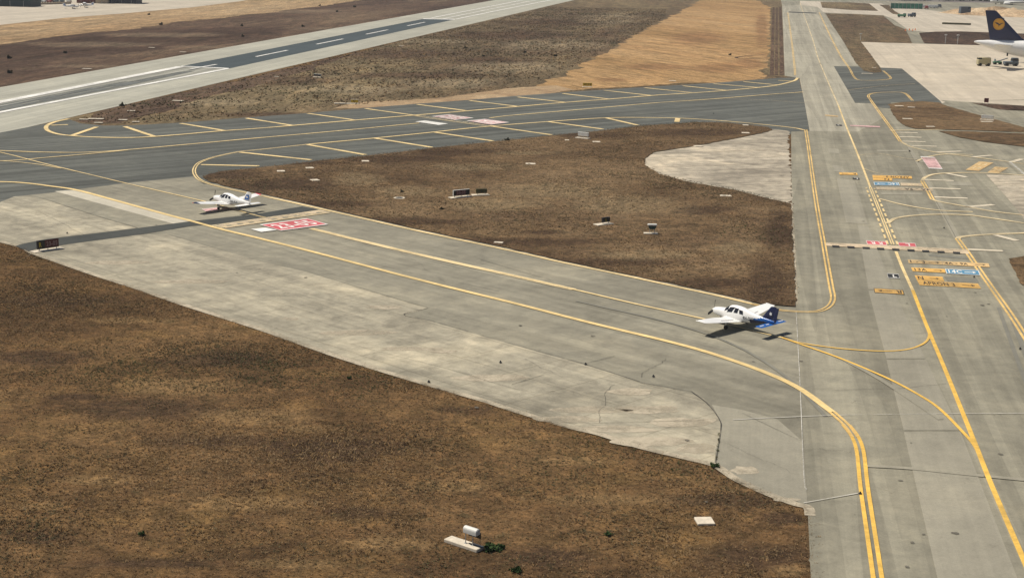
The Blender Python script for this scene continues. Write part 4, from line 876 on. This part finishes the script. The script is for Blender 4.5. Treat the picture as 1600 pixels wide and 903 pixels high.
def board(foot_l, foot_r, h, mats_, label, texts=(), slab=None, lift=.18, depth=.22, group='boards standing in the grass', wh=False, slabw=1.1, top=None, slabh=.14):
    """airfield guidance board on a concrete slab; foot_l/foot_r are the pixels of the lower corners of its face"""
    g0 = .13 if any(k in label for k in ('island', 'airliner', 'gras')) else 0; z0 = slabh+lift; A, B = gp(*foot_l, z0+g0), gp(*foot_r, z0+g0); A.z = B.z = g0; d = (B-A).normalized(); L = (B-A).length; n = Vector((d.y, -d.x, 0)); mid = (A+B)/2-n*depth/2
    root = empty('guidance_board', mid, math.atan2(d.y, d.x), label, 'airfield board', group)
    s0, s1 = slab if slab else (-.35, .35)
    sb = MB(); sb.bbox(((s1+s0)/2, 0, slabh/2), (L+(s1-s0), slabw, slabh), .03); sb.build('concrete_base', M['conc'], root)
    bd_ = MB(); bd_.bbox((0, 0, z0+h/2), (L, depth, h), .02); pb = bd_.build('board_case', M[top or 'signwhite'], root)
    fc = MB(); x = -L/2+.03
    for frac, m_ in mats_:
        w = (L-.06)*frac; y = -depth/2-.008; mi = [q[1] for q in mats_].index(m_)
        fc.box((x+w/2, y, z0+h/2), (w-.01, .012, h-.06), 0, mi); x += w
    face = fc.build('face_panel', [M[q[1]] for q in mats_], pb)
    for s_, u0, u1, mt in texts:
        tm = MB(); O = Vector((-L/2+L*u0, -depth/2-.018, z0+h*.22)); put_text(tm, s_, O, Vector((L*(u1-u0), 0, 0)), Vector((0, 0, h*.56))); tm.build('lettering', M[mt], face)
    for x in ((-L*.4, 0, L*.4) if L > 2 else (-L*.35, L*.35)):
        lg = MB(); lg.cyl((x, 0, slabh-.01), (x, 0, z0+.02), .045); lg.build('leg', M['metal'], root)
    return root
board((58.6, 390.0), (92.3, 385.2), .98, [(.34, 'signblack'), (.66, 'signred')], 'long red and black board on a pale slab at the pavement edge', [('R', .08, .2, 'signyel'), ('23-05', .42, .92, 'signtxt')], slab=(-.55, .45), top='dk')
board((708.6, 306.6), (734, 304.2), .80, [(.14, 'signblack'), (.62, 'signred'), (.24, 'signblack')], 'larger red and black board in the island grass, left of the olive one', [('23-05', .2, .72, 'signtxt')], slab=(-.5, .2))
board((744, 302.4), (761, 301.8), .62, [(1.0, 'signolive')], 'olive coloured board next to the larger red board in the island grass', [('C', .4, .6, 'signblack')], slab=(-.6, .3), top='signolive')
board((941.3, 347.8), (953.3, 346.4), .62, [(1.0, 'signblack')], 'small black board on a tilted looking slab in the island grass', [('L', .4, .6, 'signyel')], slab=(-1.0, .3), top='dk')
board((903, 212.3), (919.5, 213.8), .72, [(1.0, 'signwhite')], 'white backed board beside the cross taxiway at the top of the island', [], slab=(-.4, .1), lift=.3)
board((548, 160.5), (560, 160.8), .7, [(1.0, 'signyel')], 'yellow board with white top at the sandy verge left of the stubble field', [('C', .3, .6, 'signblack')], slab=(-1.0, .2))
board((911, 134.6), (925, 134.8), .75, [(1.0, 'signyel')], 'yellow board at the foot of the golden stubble field', [('C 13', .15, .85, 'signblack')], slab=(-.1, .1), top='signyel')
board((490, 119), (501.5, 119.8), .55, [(1.0, 'signblack')], 'low white topped board alone in the far scrub', [], slab=(-.2, .2))
board((1533, 185.2), (1552, 186.5), .75, [(1.0, 'signwhite')], 'pale board in the grass below the airliner apron', [], slab=(-.2, .2))
board((1537.5, 160.2), (1544.5, 160.6), 1.0, [(1.0, 'signred')], 'small dark red board on the apron edge under the airliner', [], slab=(-.1, .1), top='signred')
# lamp unit like a mailbox on a long slab, foreground
A, B = gp(697.5, 839.5, .22), gp(749, 856.5, .22); d = (B-A).normalized(); L = (B-A).length; mid = (A+B)/2
root = empty('marker_unit', (mid.x, mid.y, 0), math.atan2(d.y, d.x), 'white rounded box on two thin legs over a long slab in the near field', 'airfield equipment')
sb = MB(); sb.bbox((0, .12, .11), (L, .72, .22), .03); sb.build('concrete_slab', M['conc'], root)
cx = L*.22; bx = MB(); rings = []
for x in (cx-.52, cx-.48, cx+.48, cx+.52):
    k = .8 if abs(x-cx) > .5 else 1
    rings.append([(x, .12+y_*k, 1.1+z_*k) for y_, z_ in [(-.19, -.17), (.19, -.17)]+[(.20*math.cos(t), .04+.19*math.sin(t)) for t in [math.pi*i/9 for i in range(10)]]])
bx.loft(rings); ub = bx.build('lamp_box', M['signwhite'], root, True)
hg = MB(); hg.box((cx+.1, .30, .86), (.9, .06, .34)); hg.build('hanging_plate', M['signblack'], ub)
for x in (cx-.42, cx+.12):
    lg = MB(); lg.cyl((x, .1, .2), (x, .1, .95), .03); lg.box((x, .1, .23), (.16, .16, .03)); lg.build('leg', M['metal'], root)
sh = MB(); sh.box((cx+.25, .2, .235), (1.0, .12, .03)); sh.build('dark_slab_strip', M['dk'], root)  # thin dark strip lying along the slab below the box
# green backed unit in the island
p = gp(1018, 367.5, .0); root = empty('marker_unit', (p.x, p.y, ISLAND_Z), 0, 'pale topped green lamp unit on a small slab in the island grass', 'airfield equipment')
sb = MB(); sb.bbox((-.1, 0, .07), (1.75, .8, .14), .03); sb.build('concrete_slab', M['conc'], root)
b_ = MB(); b_.bbox((.05, 0, 1.15), (1.15, .5, .22), .05); b_.build('lamp_top', M['signwhite'], root)
b_ = MB(); b_.loft([[(x*s_+.05, y, z) for x, y in ((-.5, -.2), (.5, -.2), (.5, .2), (-.5, .2))] for s_, z in ((.55, .62), (.9, .8), (1.0, 1.04))]); b_.build('lamp_body', plain('unit_green', (.03, .075, .06), .5), root)
for x in (-.25, .35): lg = MB(); lg.cyl((x, 0, .13), (x, 0, .66), .04); lg.build('leg', M['metal'], root)
# small boxes
def slab_thing(px, py, w, dpt, label, rz=0.0, h=.12, hole=False, z0=0.0, round_=False):
    p = gp(px, py, z0+h); o_ = MB()
    if round_:
        n = 22; o_.loft([[(w/2*math.cos(2*math.pi*i/n), dpt/2*math.sin(2*math.pi*i/n), z) for i in range(n)] for z in (0, h)])
    else: o_.bbox((0, 0, h/2), (w, dpt, h), .03)
    if hole:
        root = empty('concrete_slab', (p.x, p.y, z0), rz, label, 'concrete slab', 'concrete slabs set in the grass')
        o_.build('slab', M['conc'], root); c = MB(); c.cyl((0, 0, h), (0, 0, h+.03), min(w, dpt)*.32, n=18); c.build('cover', M['dk'], root); return root
    o = o_.build('concrete_slab', M['conc']); o.location = (p.x, p.y, z0); o.rotation_euler.z = rz
    return tag(o, label, 'concrete slab', 'concrete slabs set in the grass')
IZ = ISLAND_Z-.08
slab_thing(1101, 812, 1.1, 1.15, 'large pale rough slab in the near field, bottom right', .1, .16)
slab_thing(439, 267, 1.2, 1.2, 'leftmost pale slab at the tip of the grass island', .2, z0=IZ)
slab_thing(484, 262, 1.2, 1.2, 'pale slab at the island tip, right of the leftmost one', .4, z0=IZ)
slab_thing(571, 251.4, 1.2, 1.3, 'pale slab close to the upper edge of the grass island', .1, z0=IZ)
slab_thing(492, 281, 1.2, 1.3, 'pale slab below the pair at the island tip', .5, z0=IZ)
slab_thing(624, 309, 1.6, 1.8, 'round slab with a dark centre left of the red board', 0, .1, True, IZ, True)
slab_thing(829, 255.6, 1.6, 1.4, 'pale slab in the middle of the upper island grass', 0, z0=IZ)
slab_thing(1134, 305.5, 1.6, 1.2, 'pale slab under the edge of the broken concrete', 0, z0=IZ)
slab_thing(779, 378.3, 1.1, .7, 'small pale slab near the lower edge of the island grass', -.2, z0=IZ)
slab_thing(1091, 228, 1.5, 1.3, 'pale slab at the upper edge of the broken concrete', .3, z0=IZ)
slab_thing(932, 221.4, 1.4, 1.3, 'pale slab behind the white backed board', 0, z0=IZ)
slab_thing(886, 218.8, .8, 1.0, 'small pale slab left of the white backed board', 0, z0=IZ)
slab_thing(1165, 195.5, 1.2, 1.2, 'pale slab by the upper right corner of the island', 0, z0=IZ)
slab_thing(1165, 207.5, 1.5, 1.4, 'pale slab just above the broken concrete corner', 0, z0=IZ)
for px, py, w, lb in ((237, 74.5, 2.6, 'pale slab in the dark scrub beyond the runway'), (286, 81.5, 2.8, 'pale slab close to the far side of the runway'), (136, 107.5, 3.4, 'pale slab left beyond the runway'), (278, 157.3, 3.4, 'flat pale slab in the scrub point between runway and taxiway'),
    (205, 173, 2.2, 'small pale slab in the scrub point'), (131, 186.3, 2.4, 'pale slab at the very tip of the scrub point'), (150, 185.5, 4.2, 'long pale slab at the tip of the scrub point'), (192, 187, 2.4, 'pale slab right of the long one at the scrub point'), (154, 191.5, 2.2, 'pale slab on the taxiway side of the scrub point'), (212, 190, 2.0, 'rightmost pale slab of the scrub point'),
    (432, 119.8, 1.6, 'pale slab near the runway shoulder'), (627, 72, 2.2, 'pale slab at the runway shoulder in the far scrub'), (531, 161.3, 3.4, 'sandy slab left of the yellow board'), (1051, 126.6, 2.6, 'pale slab at the foot of the stubble field'), (1418, 185.5, 2.8, 'long pale slab in the curved grass verge'),
    (1405, 165.5, 2.6, 'pale slab at the tip of the curved grass verge'), (1424, 167.5, 2.2, 'second pale slab at the tip of the curved grass verge'), (1454, 197.7, 2.4, 'pale slab at the lower edge of the curved grass verge'), (1542, 190, 3.4, 'pale strip slab in front of the pale board'), (1355, 115, 4.4, 'pale slab inside the loop of the grass strip'), (1366, 106, 1.6, 'small slab in the grass strip near its loop')):
    slab_thing(px, py, w*.72, w*.4 if w < 2.5 else 1.1, lb, random.uniform(-.2, .2), z0=.1)

# edge lights, small dark fittings on the paving
lm = MB(); lm.cyl((0, 0, 0), (0, 0, .05), .13, .11, 12); lm.cyl((0, 0, .05), (0, 0, .15), .06, .05, 10)
l0 = None
for px, py, lb in ((105, 364.5, 'on the pale shoulder above the dark strip'), (782, 566, 'alone on the pale shoulder in the middle of the picture'), (915, 569, 'at the seam of the pale shoulder'), (1021, 588, 'on grey paving near the seam'), (1475, 356.5, 'beside the right taxiway holding bar'), (1594, 545, 'at the right border'), (1344, 771, 'against the double yellow line at the bottom'), (1522, 433, 'under the blue painted arrow'),
                   (1115, 178, 'on the cross taxiway'), (670, 596.5, 'at the grass edge of the pale shoulder')):
    o = lm.build('edge_light', M['dk']) if l0 is None else l0.copy()
    if l0 is None: l0 = o
    else: COL.objects.link(o)
    q = gp(px, py, lay(.045)); o.location = q; tag(o, 'small dark light fitting ' + lb, 'edge light', 'light fittings on the paving')

# ------------------------------------------------------------------ shrubs
def shrub(px, py, w, h, label, seed, mt='leafd', z0=0.0, flat=1.0):
    w, h = (w*.62, h*.62) if w > 1.7 else (w, h); rng = np.random.default_rng(seed); p = gp(px, py, z0); root = empty('shrub', (p.x, p.y, z0), 0, label, 'shrub', 'shrubs scattered over the dry ground')
    n = int(260+w*160); V = []; F_ = []
    for i in range(n):
        d = rng.normal(size=3); d /= np.linalg.norm(d); d[2] = abs(d[2]); r = rng.uniform(.35, 1)**.6*(.8+.3*math.sin(d[0]*5+seed)+.15*math.sin(d[1]*7))
        c = Vector((d[0]*r*w/2, d[1]*r*w/2*flat, .08+d[2]*r*h)); u = Vector(rng.normal(size=3)).normalized(); v_ = u.cross(Vector(rng.normal(size=3))).normalized(); s_ = rng.uniform(.05, .11)*max(.6, w)
        k = len(V); V += [c+u*s_, c+v_*s_*.6, c-u*s_, c-v_*s_*.6]; F_.append((k, k+1, k+2, k+3))
    m_ = MB(); m_.add(V, F_); m_.build('foliage', M[mt], root)
    st = MB()
    for k in range(4):
        a_ = k*1.6+seed; st.cyl((0, 0, 0), (math.cos(a_)*w*.22, math.sin(a_)*w*.22, h*.6), .03, .012, 5)
    st.build('stems', M['bark'], root); return root
shr = [(768, 857.5, 1.35, .24, 'dark green low shrub at the end of the long slab in the near field', 'leaf'), (1116, 730, .7, .25, 'green shrub growing where the long crack meets the grass', 'leaf'), (546, 592, .4, .15, 'small green shrub near the pavement edge', 'leaf'),
    (222, 836, .45, .2, 'green shrub in the bottom left of the near field', 'leaf'), (808, 893, .8, .2, 'green weed patch at the bottom border', 'leaf'),
    (950, 836, .6, .12, 'flat green weed mat in the lower middle of the near field', 'leaf'), (14, 92, 2.6, 1.5, 'round dark shrub beyond the runway at the left border', 'leafd'), (15, 115, 2.4, 1.5, 'dark shrub below another at the left border', 'leafd'),
    (102, 84, 2.2, 1.3, 'dark shrub alone beyond the runway', 'leafd'), (233, 24, 2.2, 1.5, 'dark shrub on the pale stubble strip', 'leafd'), (252, 39.5, 3, 1.6, 'dark shrub on the border of stubble and scrub', 'leafd'), (378, 41.5, 2.5, 1.6, 'upper dark shrub beyond the runway dashes', 'leafd'), (379, 58, 2.2, 1.5, 'lower dark shrub beyond the runway dashes', 'leafd'),
    (473, 42.5, 2.4, 1.5, 'dark shrub beside the new runway asphalt', 'leafd'), (554, 12, 3, 1.8, 'far dark shrub beyond the runway', 'leafd'), (527, 19.5, 2.4, 1.6, 'dark shrub left of the far one', 'leafd'), (500, 10, 2.4, 1.6, 'dark shrub on the far edge of the pale strip', 'leafd'), (191, 166, 2.2, 1.0, 'dark shrub on the runway edge at the scrub point', 'leafd'),
    (727, 76, 2.2, 1.2, 'dark shrub in the far scrub centre', 'leafd'), (755, 89, 1.8, 1.0, 'dark shrub in the scrub right of centre', 'leafd'), (820, 83, 1.8, 1.0, 'dark shrub left of the stubble field', 'leafd'), (868, 88.5, 2.2, 1.1, 'round dark shrub on the edge of the stubble field', 'leafd'), (1141, 87, 1.8, 1.1, 'small dark shrub on the right of the stubble field', 'leafd'),
    (793, 220, 1.2, .4, 'dark shrub on the upper island edge', 'leafd'), (690, 328, .8, .3, 'dark shrub in the island below the red board', 'leafd'), (628, 301, .7, .3, 'dark shrub above the round slab', 'leafd')]
for i, (px, py, w, h, lb, mt) in enumerate(shr): shrub(px, py, w, h, lb, i+3, mt, IZ if 'island' in lb or 'round slab' in lb else 0)
# weeds along the crack
ew = edgepts([(1124, 676), (1122, 690), (1118, 722)], 34, 77, .035)
o = tufts('crack_weeds', [gp(0, 900), gp(1, 900), gp(0, 901)], 4, .05, .10, [0, 0, 0, .5, .5], 78, edge=ew, z0=lay(.0365), width=.3); tag(o, 'green weeds growing out of the long pavement crack', 'weeds', kind='stuff')

# ------------------------------------------------------------------ vehicles
def vehicle(name, px, py, L, Wd, Hh, mt, label, cat, yaw=0.0, cab=.35, cabh=1.0, group=None, bodyh=.55, z0=0.06, cargo=None):
    p = gp(px, py, z0); root = empty(name, (p.x, p.y, z0), yaw, label, cat, group); r = min(.48, Hh*.2)
    b = MB(); b.bbox((0, 0, r+Hh*bodyh/2), (L, Wd, Hh*bodyh), .08); b.build('body', M[mt], root)
    zb = r+Hh*bodyh-.02; cl = L*cab; ch = (Hh-zb)*cabh
    c = MB(); c.box((L/2-cl/2-.05, 0, zb+ch/2), (cl, Wd*.92, ch), taper=.86); cb = c.build('cab', M[mt], root)
    g = MB(); g.box((L/2-cl/2-.05, 0, zb+ch*.55), (cl*1.0, Wd*.90, ch*.5), taper=.93); g.build('cab_glass', M['glass'], cb)
    if cargo:
        k = MB(); k.bbox((-cl/2, 0, zb+ch/2), (L-cl-.2, Wd*.96, ch*1.02), .05); k.build('cargo_box', M[cargo], root)
    for x in (-L*.32, L*.32):
        for y in (-Wd/2+.08, Wd/2-.08):
            w = MB(); w.cyl((x, y-.12, r), (x, y+.12, r), r, n=16); wh = w.build('wheel', M['rubberm'], root, True)
    return root
vehicle('service_truck', 1536.5, 103.5, 4.1, 2.2, 2.7, 'khaki', 'khaki box shaped service truck behind the airliner', 'service truck', R_(180), cab=.28, cargo='khaki')
# belt loader and tug to its right
p = gp(1561, 101.5); root = empty('belt_loader', (p.x, p.y, 0.05), 0, 'low green belt loader between the khaki truck and the grey tug', 'belt loader')
b = MB(); b.bbox((-.6, 0, .75), (2.6, 1.5, .5), .06); b.build('body', M['vgreen'], root)
b = MB(); b.loft([[(x, y, z) for y, z in ((-.4, z1), (.4, z1), (.4, z1+.2), (-.4, z1+.2))] for x, z1 in ((-2.2, .6), (.3, 1.2), (2.6, 2.0))]); b.build('belt_ramp', M['vgrey'], root)
b = MB(); b.box((-1.4, .3, 1.4), (.6, .5, .8)); b.build('driver_seat', M['vwhite'], root)
for x in (-1.4, .3):
    for y in (-.7, .7): w = MB(); w.cyl((x, y-.1, .38), (x, y+.1, .38), .38, n=14); w.build('wheel', M['rubberm'], root, True)
vehicle('pushback_tug', 1579, 103.5, 4.4, 2.3, 2.6, 'vgrey', 'blue grey tug under the airliner fuselage', 'tug', 0, cab=.45, bodyh=.36)
vehicle('dump_truck', 1507, 23.0, 6.5, 2.8, 4.6, 'vgrey', 'dark dump truck standing at the rubble bank', 'dump truck', R_(10), cab=.3, cargo='vgrey')
vehicle('pickup', 1424.5, 27, 4.6, 2.0, 2.4, 'vgrey', 'dark pickup on the far pale apron', 'pickup', R_(30))
vehicle('pickup', 1409, 27.5, 4.6, 2.0, 2.2, 'vgreen', 'greenish pickup left of the dark pickup', 'pickup', R_(-20))
vehicle('van', 1562, 34, 4.2, 2.0, 1.9, 'vgrey', 'dark van seen right beside the gold disc tail', 'van', 0)
for i, (px, py, m_, lb) in enumerate(((1443, 13.2, 'vwhite', 'leftmost white van of the row beside the green screen'), (1447.5, 14.6, 'vred', 'red car in the row beside the green screen'), (1452, 13.2, 'vwhite', 'white van right of the red car'), (1457, 13.4, 'vwhite', 'white van in the middle right of the row'), (1462, 13.4, 'vwhite', 'white van next to the end of the row'), (1468, 12.2, 'vgrey', 'dark van at the right end of the row'))):
    vehicle('van', px, py, 4.8, 2.0, 2.1, m_, lb, 'van', R_(80), cab=.7, group='vehicles beside the green screen')
for i, (px, lb) in enumerate(((55, 'leftmost'), (62, 'second from left'), (70, 'third from left'), (79, 'middle'), (88, 'third from right'), (97, 'second from right'), (108, 'rightmost'))):
    vehicle('parked_car', px, 5.2-px*.008, 4.6, 1.9, 1.7, ('vwhite', 'vgrey', 'vwhite', 'vred', 'vgrey', 'vgrey', 'vwhite')[i], lb + ' car of the row between the two hangars', 'car', R_(random.uniform(70, 100)), cab=.6, group='cars parked between the hangars')
# cones along the far verge
cn = MB(); cn.bbox((0, 0, .04), (.7, .7, .08), .02); cn.cyl((0, 0, .07), (0, 0, 1.0), .27, .06, 12); c0 = None
for i, px in enumerate((1415, 1421, 1426, 1430)):
    o = cn.build('traffic_cone', M['coneo']) if c0 is None else c0.copy()
    if c0 is None: c0 = o
    else: COL.objects.link(o)
    o.location = gp(px, 48.6-(i % 2)*.8, .1); tag(o, ('leftmost', 'second', 'third', 'rightmost')[i] + ' orange cone at the corner of the far apron', 'traffic cone', 'orange cones by the far apron')
# light poles by the lower apron
for px, py, hh, lb in ((1344.5, 64, 2.6, 'thin post at the corner of the apron and grass strip'), (1477, 69, 3.4, 'left thin pale post on the far apron edge'), (1496, 69.5, 3.4, 'right thin pale post on the far apron edge')):
    p = gp(px, py); root = empty('marker_post', (p.x, p.y, .1), 0, lb, 'post', 'thin posts at the apron edge'); m_ = MB(); m_.cyl((0, 0, 0), (0, 0, hh), .12, .1); m_.build('post', M['signwhite'], root); m_ = MB(); m_.bbox((0, 0, hh), (.9, .5, .35), .04); m_.build('lamp_head', M['signwhite'], root)

# ------------------------------------------------------------------ far buildings
def shed(px, py, w, dp, h, wall, roof, label, cat='hangar', yaw=0.0, ridge=2.0, doors=3, name='hangar'):
    p = gp(px, py); root = empty(name, (p.x, p.y, 0), yaw, label, cat)
    m_ = MB(); m_.box((0, dp/2, h/2), (w, dp, h)); wl = m_.build('wall', M[wall], root)
    m_ = MB(); e_ = .5; m_.loft([[(x, -e_, h+.01), (x, dp/2, h+ridge), (x, dp+e_, h+.01), (x, dp+e_, h-.15), (x, -e_, h-.15)] for x in (-w/2-e_, w/2+e_)]); m_.build('roof', M[roof], root)
    for k in range(doors):
        x = -w/2+w*(k+.5)/doors; d_ = MB(); d_.box((x, -.06, h*.42), (w/doors*.86, .1, h*.8)); d_.build('sliding_door', M[wall], root)
        q = MB(); q.box((x, -.13, h*.42), (.12, .05, h*.8)); q.build('door_rail', M['metal'], root)
    return root
shed(16, 11.0, 20, 16, 3.6, 'hangar', 'teal', 'low dark hangar with a teal roof at the top left corner', yaw=TH*-.3+R_(2), ridge=1.8)
shed(190, 6.3, 15.5, 16, 6.5, 'hangard', 'teal', 'dark blue hangar right of the parked aircraft', yaw=R_(3), ridge=2)
shed(134, 5.6, 9.5, 8, 5, 'brick', 'brick', 'red brown store behind the parked aircraft', 'store', R_(4), 1.2, 2, 'store_building')
shed(159, 6.2, 6.5, 8, 5.5, 'tan', 'tan', 'small limestone block left of the dark blue hangar', 'store', R_(4), .6, 1, 'store_building')
# low wall in front of the cars
A, B = gp(46, 8.4), gp(111, 6.8); d = B-A; root = MB(); root.bbox((0, 0, .55), (d.length, .3, 1.1), .04); o = root.build('low_wall', M['tan']); o.location = ((A+B)/2); o.rotation_euler.z = math.atan2(d.y, d.x); tag(o, 'low pale wall in front of the row of cars', 'wall')
# small parked aircraft near them
for px, py, yw, hi, lb in ((112, 13.8, 20, False, 'small white low wing aircraft parked on the far left apron'), (134, 12.2, 195, True, 'small high wing aircraft parked right of the low wing one')):
    p = gp(px, py); light_aircraft((p.x+(3.6 if not hi else -3.6), p.y, .02), R_(yw), 'plain', lb, None, 'aircraft parked on the far apron', high=hi)
# green screen, rubble banks
A, B = gp(1391.5, 14.3), gp(1441, 15.2); d = B-A; root = empty('screen_fence', (A+B)/2, math.atan2(d.y, d.x), 'long green screened fence at the far works area', 'fence')
m_ = MB(); m_.box((0, 0, 1.9), (d.length, .12, 3.4)); m_.build('screen_panel', M['greenmesh'], root)
for k in range(9): m_ = MB(); m_.cyl((-d.length/2+d.length*k/8, -.12, 0), (-d.length/2+d.length*k/8, -.12, 3.9), .12); m_.build('fence_post', M['metal'], root)
def bank(name, a_, b_, depth, h, label, seed):
    A, B = gp(*a_), gp(*b_); d = (B-A); L = d.length; d.normalize(); n = Vector((-d.y, d.x, 0)); nx, ny = int(L/1.6), 12; V = []; F_ = []
    for i in range(nx+1):
        for j in range(ny+1):
            u, v_ = i/nx, j/ny; p = A+d*(u*L)+n*(v_*depth); e_ = math.sin(math.pi*v_)**.7*min(1, u*5, (1-u)*5)
            z = h*e_*(.6+.55*noise.noise(Vector((p.x*.07, p.y*.07, seed)))+.35*noise.noise(Vector((p.x*.3, p.y*.3, seed))))+.5*e_*noise.noise(Vector((p.x*1.1, p.y*1.1, seed))); V.append((p.x, p.y, max(z, -.02)+.02))
    for i in range(nx):
        for j in range(ny): k = i*(ny+1)+j; F_.append((k, k+ny+1, k+ny+2, k+1))
    m_ = MB(); m_.add(V, F_); o = m_.build(name, M['rubble'], None, True); return tag(o, label, 'rubble bank', 'banks of excavated rubble')
A, B = gp(1472, 38.5), gp(1517, 40); d = B-A; mb = MB(); mb.bbox((0, 0, .5), (d.length, .5, 1.0), .05); o = mb.build('barrier', M['signolive']); o.location = (A+B)/2; o.rotation_euler.z = math.atan2(d.y, d.x); tag(o, 'long low grey green barrier on the far apron, left of the tail', 'barrier')
bank('rubble_bank', (1462, 20), (1504, 24), 60, 5, 'smaller bank of excavated earth left of the dump truck', 1.3)
bank('rubble_bank', (1513, 24.5), (1640, 30), 70, 4.5, 'long bank of excavated earth right of the dump truck', 5.1)
# far-off tree belt
def tree_belt(name, p0, p1, n, label, seed):
    rng = np.random.default_rng(seed); A, B = gp(*p0), gp(*p1); V = []; F_ = []
    for i in range(n):
        c = A.lerp(B, rng.random())+Vector((rng.normal(0, 5), rng.normal(0, 8), 0)); R0 = rng.uniform(2.5, 5); hh = rng.uniform(4, 9)
        for q in range(150):
            d = rng.normal(size=3); d /= np.linalg.norm(d); r = rng.uniform(.5, 1); P_ = c+Vector((d[0]*R0*r, d[1]*R0*r, hh*.55+d[2]*hh*.45*r)); u = Vector(rng.normal(size=3)).normalized(); w = u.orthogonal().normalized(); s_ = rng.uniform(.3, .7)
            k = len(V); V += [P_+u*s_, P_+w*s_, P_-u*s_, P_-w*s_]; F_.append((k, k+1, k+2, k+3))
    m_ = MB(); m_.add(V, F_); o = m_.build(name, M['leafd']); return tag(o, label, 'trees', kind='stuff')
tree_belt('tree_belt', (1396, 1.5), (1640, 3), 90, 'dark belt of trees along the far edge', 5)
tree_belt('tree_belt', (60, -3), (160, -5), 30, 'dark belt of trees behind the hangars', 6)

# meandering cracks and small oil spots in the concrete
rng = np.random.default_rng(99); mb = MB(); zc_ = lay(.0368)
def wander(px0, py0, px1, py1, w, k=14, j=.35):
    A, B = gp(px0, py0, zc_), gp(px1, py1, zc_); P = []; nr = Vector((-(B-A).y, (B-A).x, 0)).normalized(); o_ = 0
    for i in range(k+1): P.append(A.lerp(B, i/k)+nr*o_); o_ += rng.normal(0, j)
    ribbon(mb, P, w, 0, zc_)
for q in ((30, 352, 150, 358), (60, 330, 140, 372), (300, 405, 560, 500), (560, 540, 840, 612), (880, 665, 1120, 672), (820, 560, 900, 600), (620, 390, 700, 440), (880, 520, 960, 545), (430, 380, 520, 430), (1130, 690, 1250, 740), (960, 600, 940, 660), (1040, 560, 1010, 590), (1300, 610, 1480, 600), (1280, 700, 1330, 705)):
    wander(*q, w=.018+rng.random()*.022, j=.12)
o = mb.build('pavement_crack', M['crack'])
for p in o.data.polygons:
    if p.normal.z < 0: p.flip()
tag(o, kind='structure')
mb = MB()
for i in range(45):
    px, py = rng.uniform(120, 1600), rng.uniform(290, 900)
    if py > 345+.42*px*.95 and px < 1265: continue
    if 320 < px < 1243 and py < 285+.2*px: continue
    c = gp(px, py, zc_+.002); r = rng.uniform(.05, .22); mb.add([(c.x+r*math.cos(t)*rng.uniform(.7, 1.4), c.y+r*math.sin(t)*rng.uniform(.7, 1.4), zc_+.002) for t in [k*math.pi/4 for k in range(8)]], [tuple(range(8))])
o = mb.build('oil_spots', M['spot'])
for p in o.data.polygons:
    if p.normal.z < 0: p.flip()
tag(o, kind='structure')

# ------------------------------------------------------------------ air between here and the far side of the airfield
hz = MB(); hz.box((0, 600, 19), (3000, 2600, 42)); o = hz.build('haze', bpy.data.materials.new('haze')); m = o.data.materials[0]; m.use_nodes = True
for n_ in list(m.node_tree.nodes):
    if n_.type == 'BSDF_PRINCIPLED': m.node_tree.nodes.remove(n_)
v = m.node_tree.nodes.new('ShaderNodeVolumePrincipled'); v.inputs['Color'].default_value = (.86, .90, .97, 1); v.inputs['Density'].default_value = .0001; v.inputs['Anisotropy'].default_value = 0.0
m.node_tree.links.new(v.outputs[0], [n_ for n_ in m.node_tree.nodes if n_.type == 'OUTPUT_MATERIAL'][0].inputs['Volume']); tag(o, 'thin haze over the far airfield', 'haze', kind='stuff')
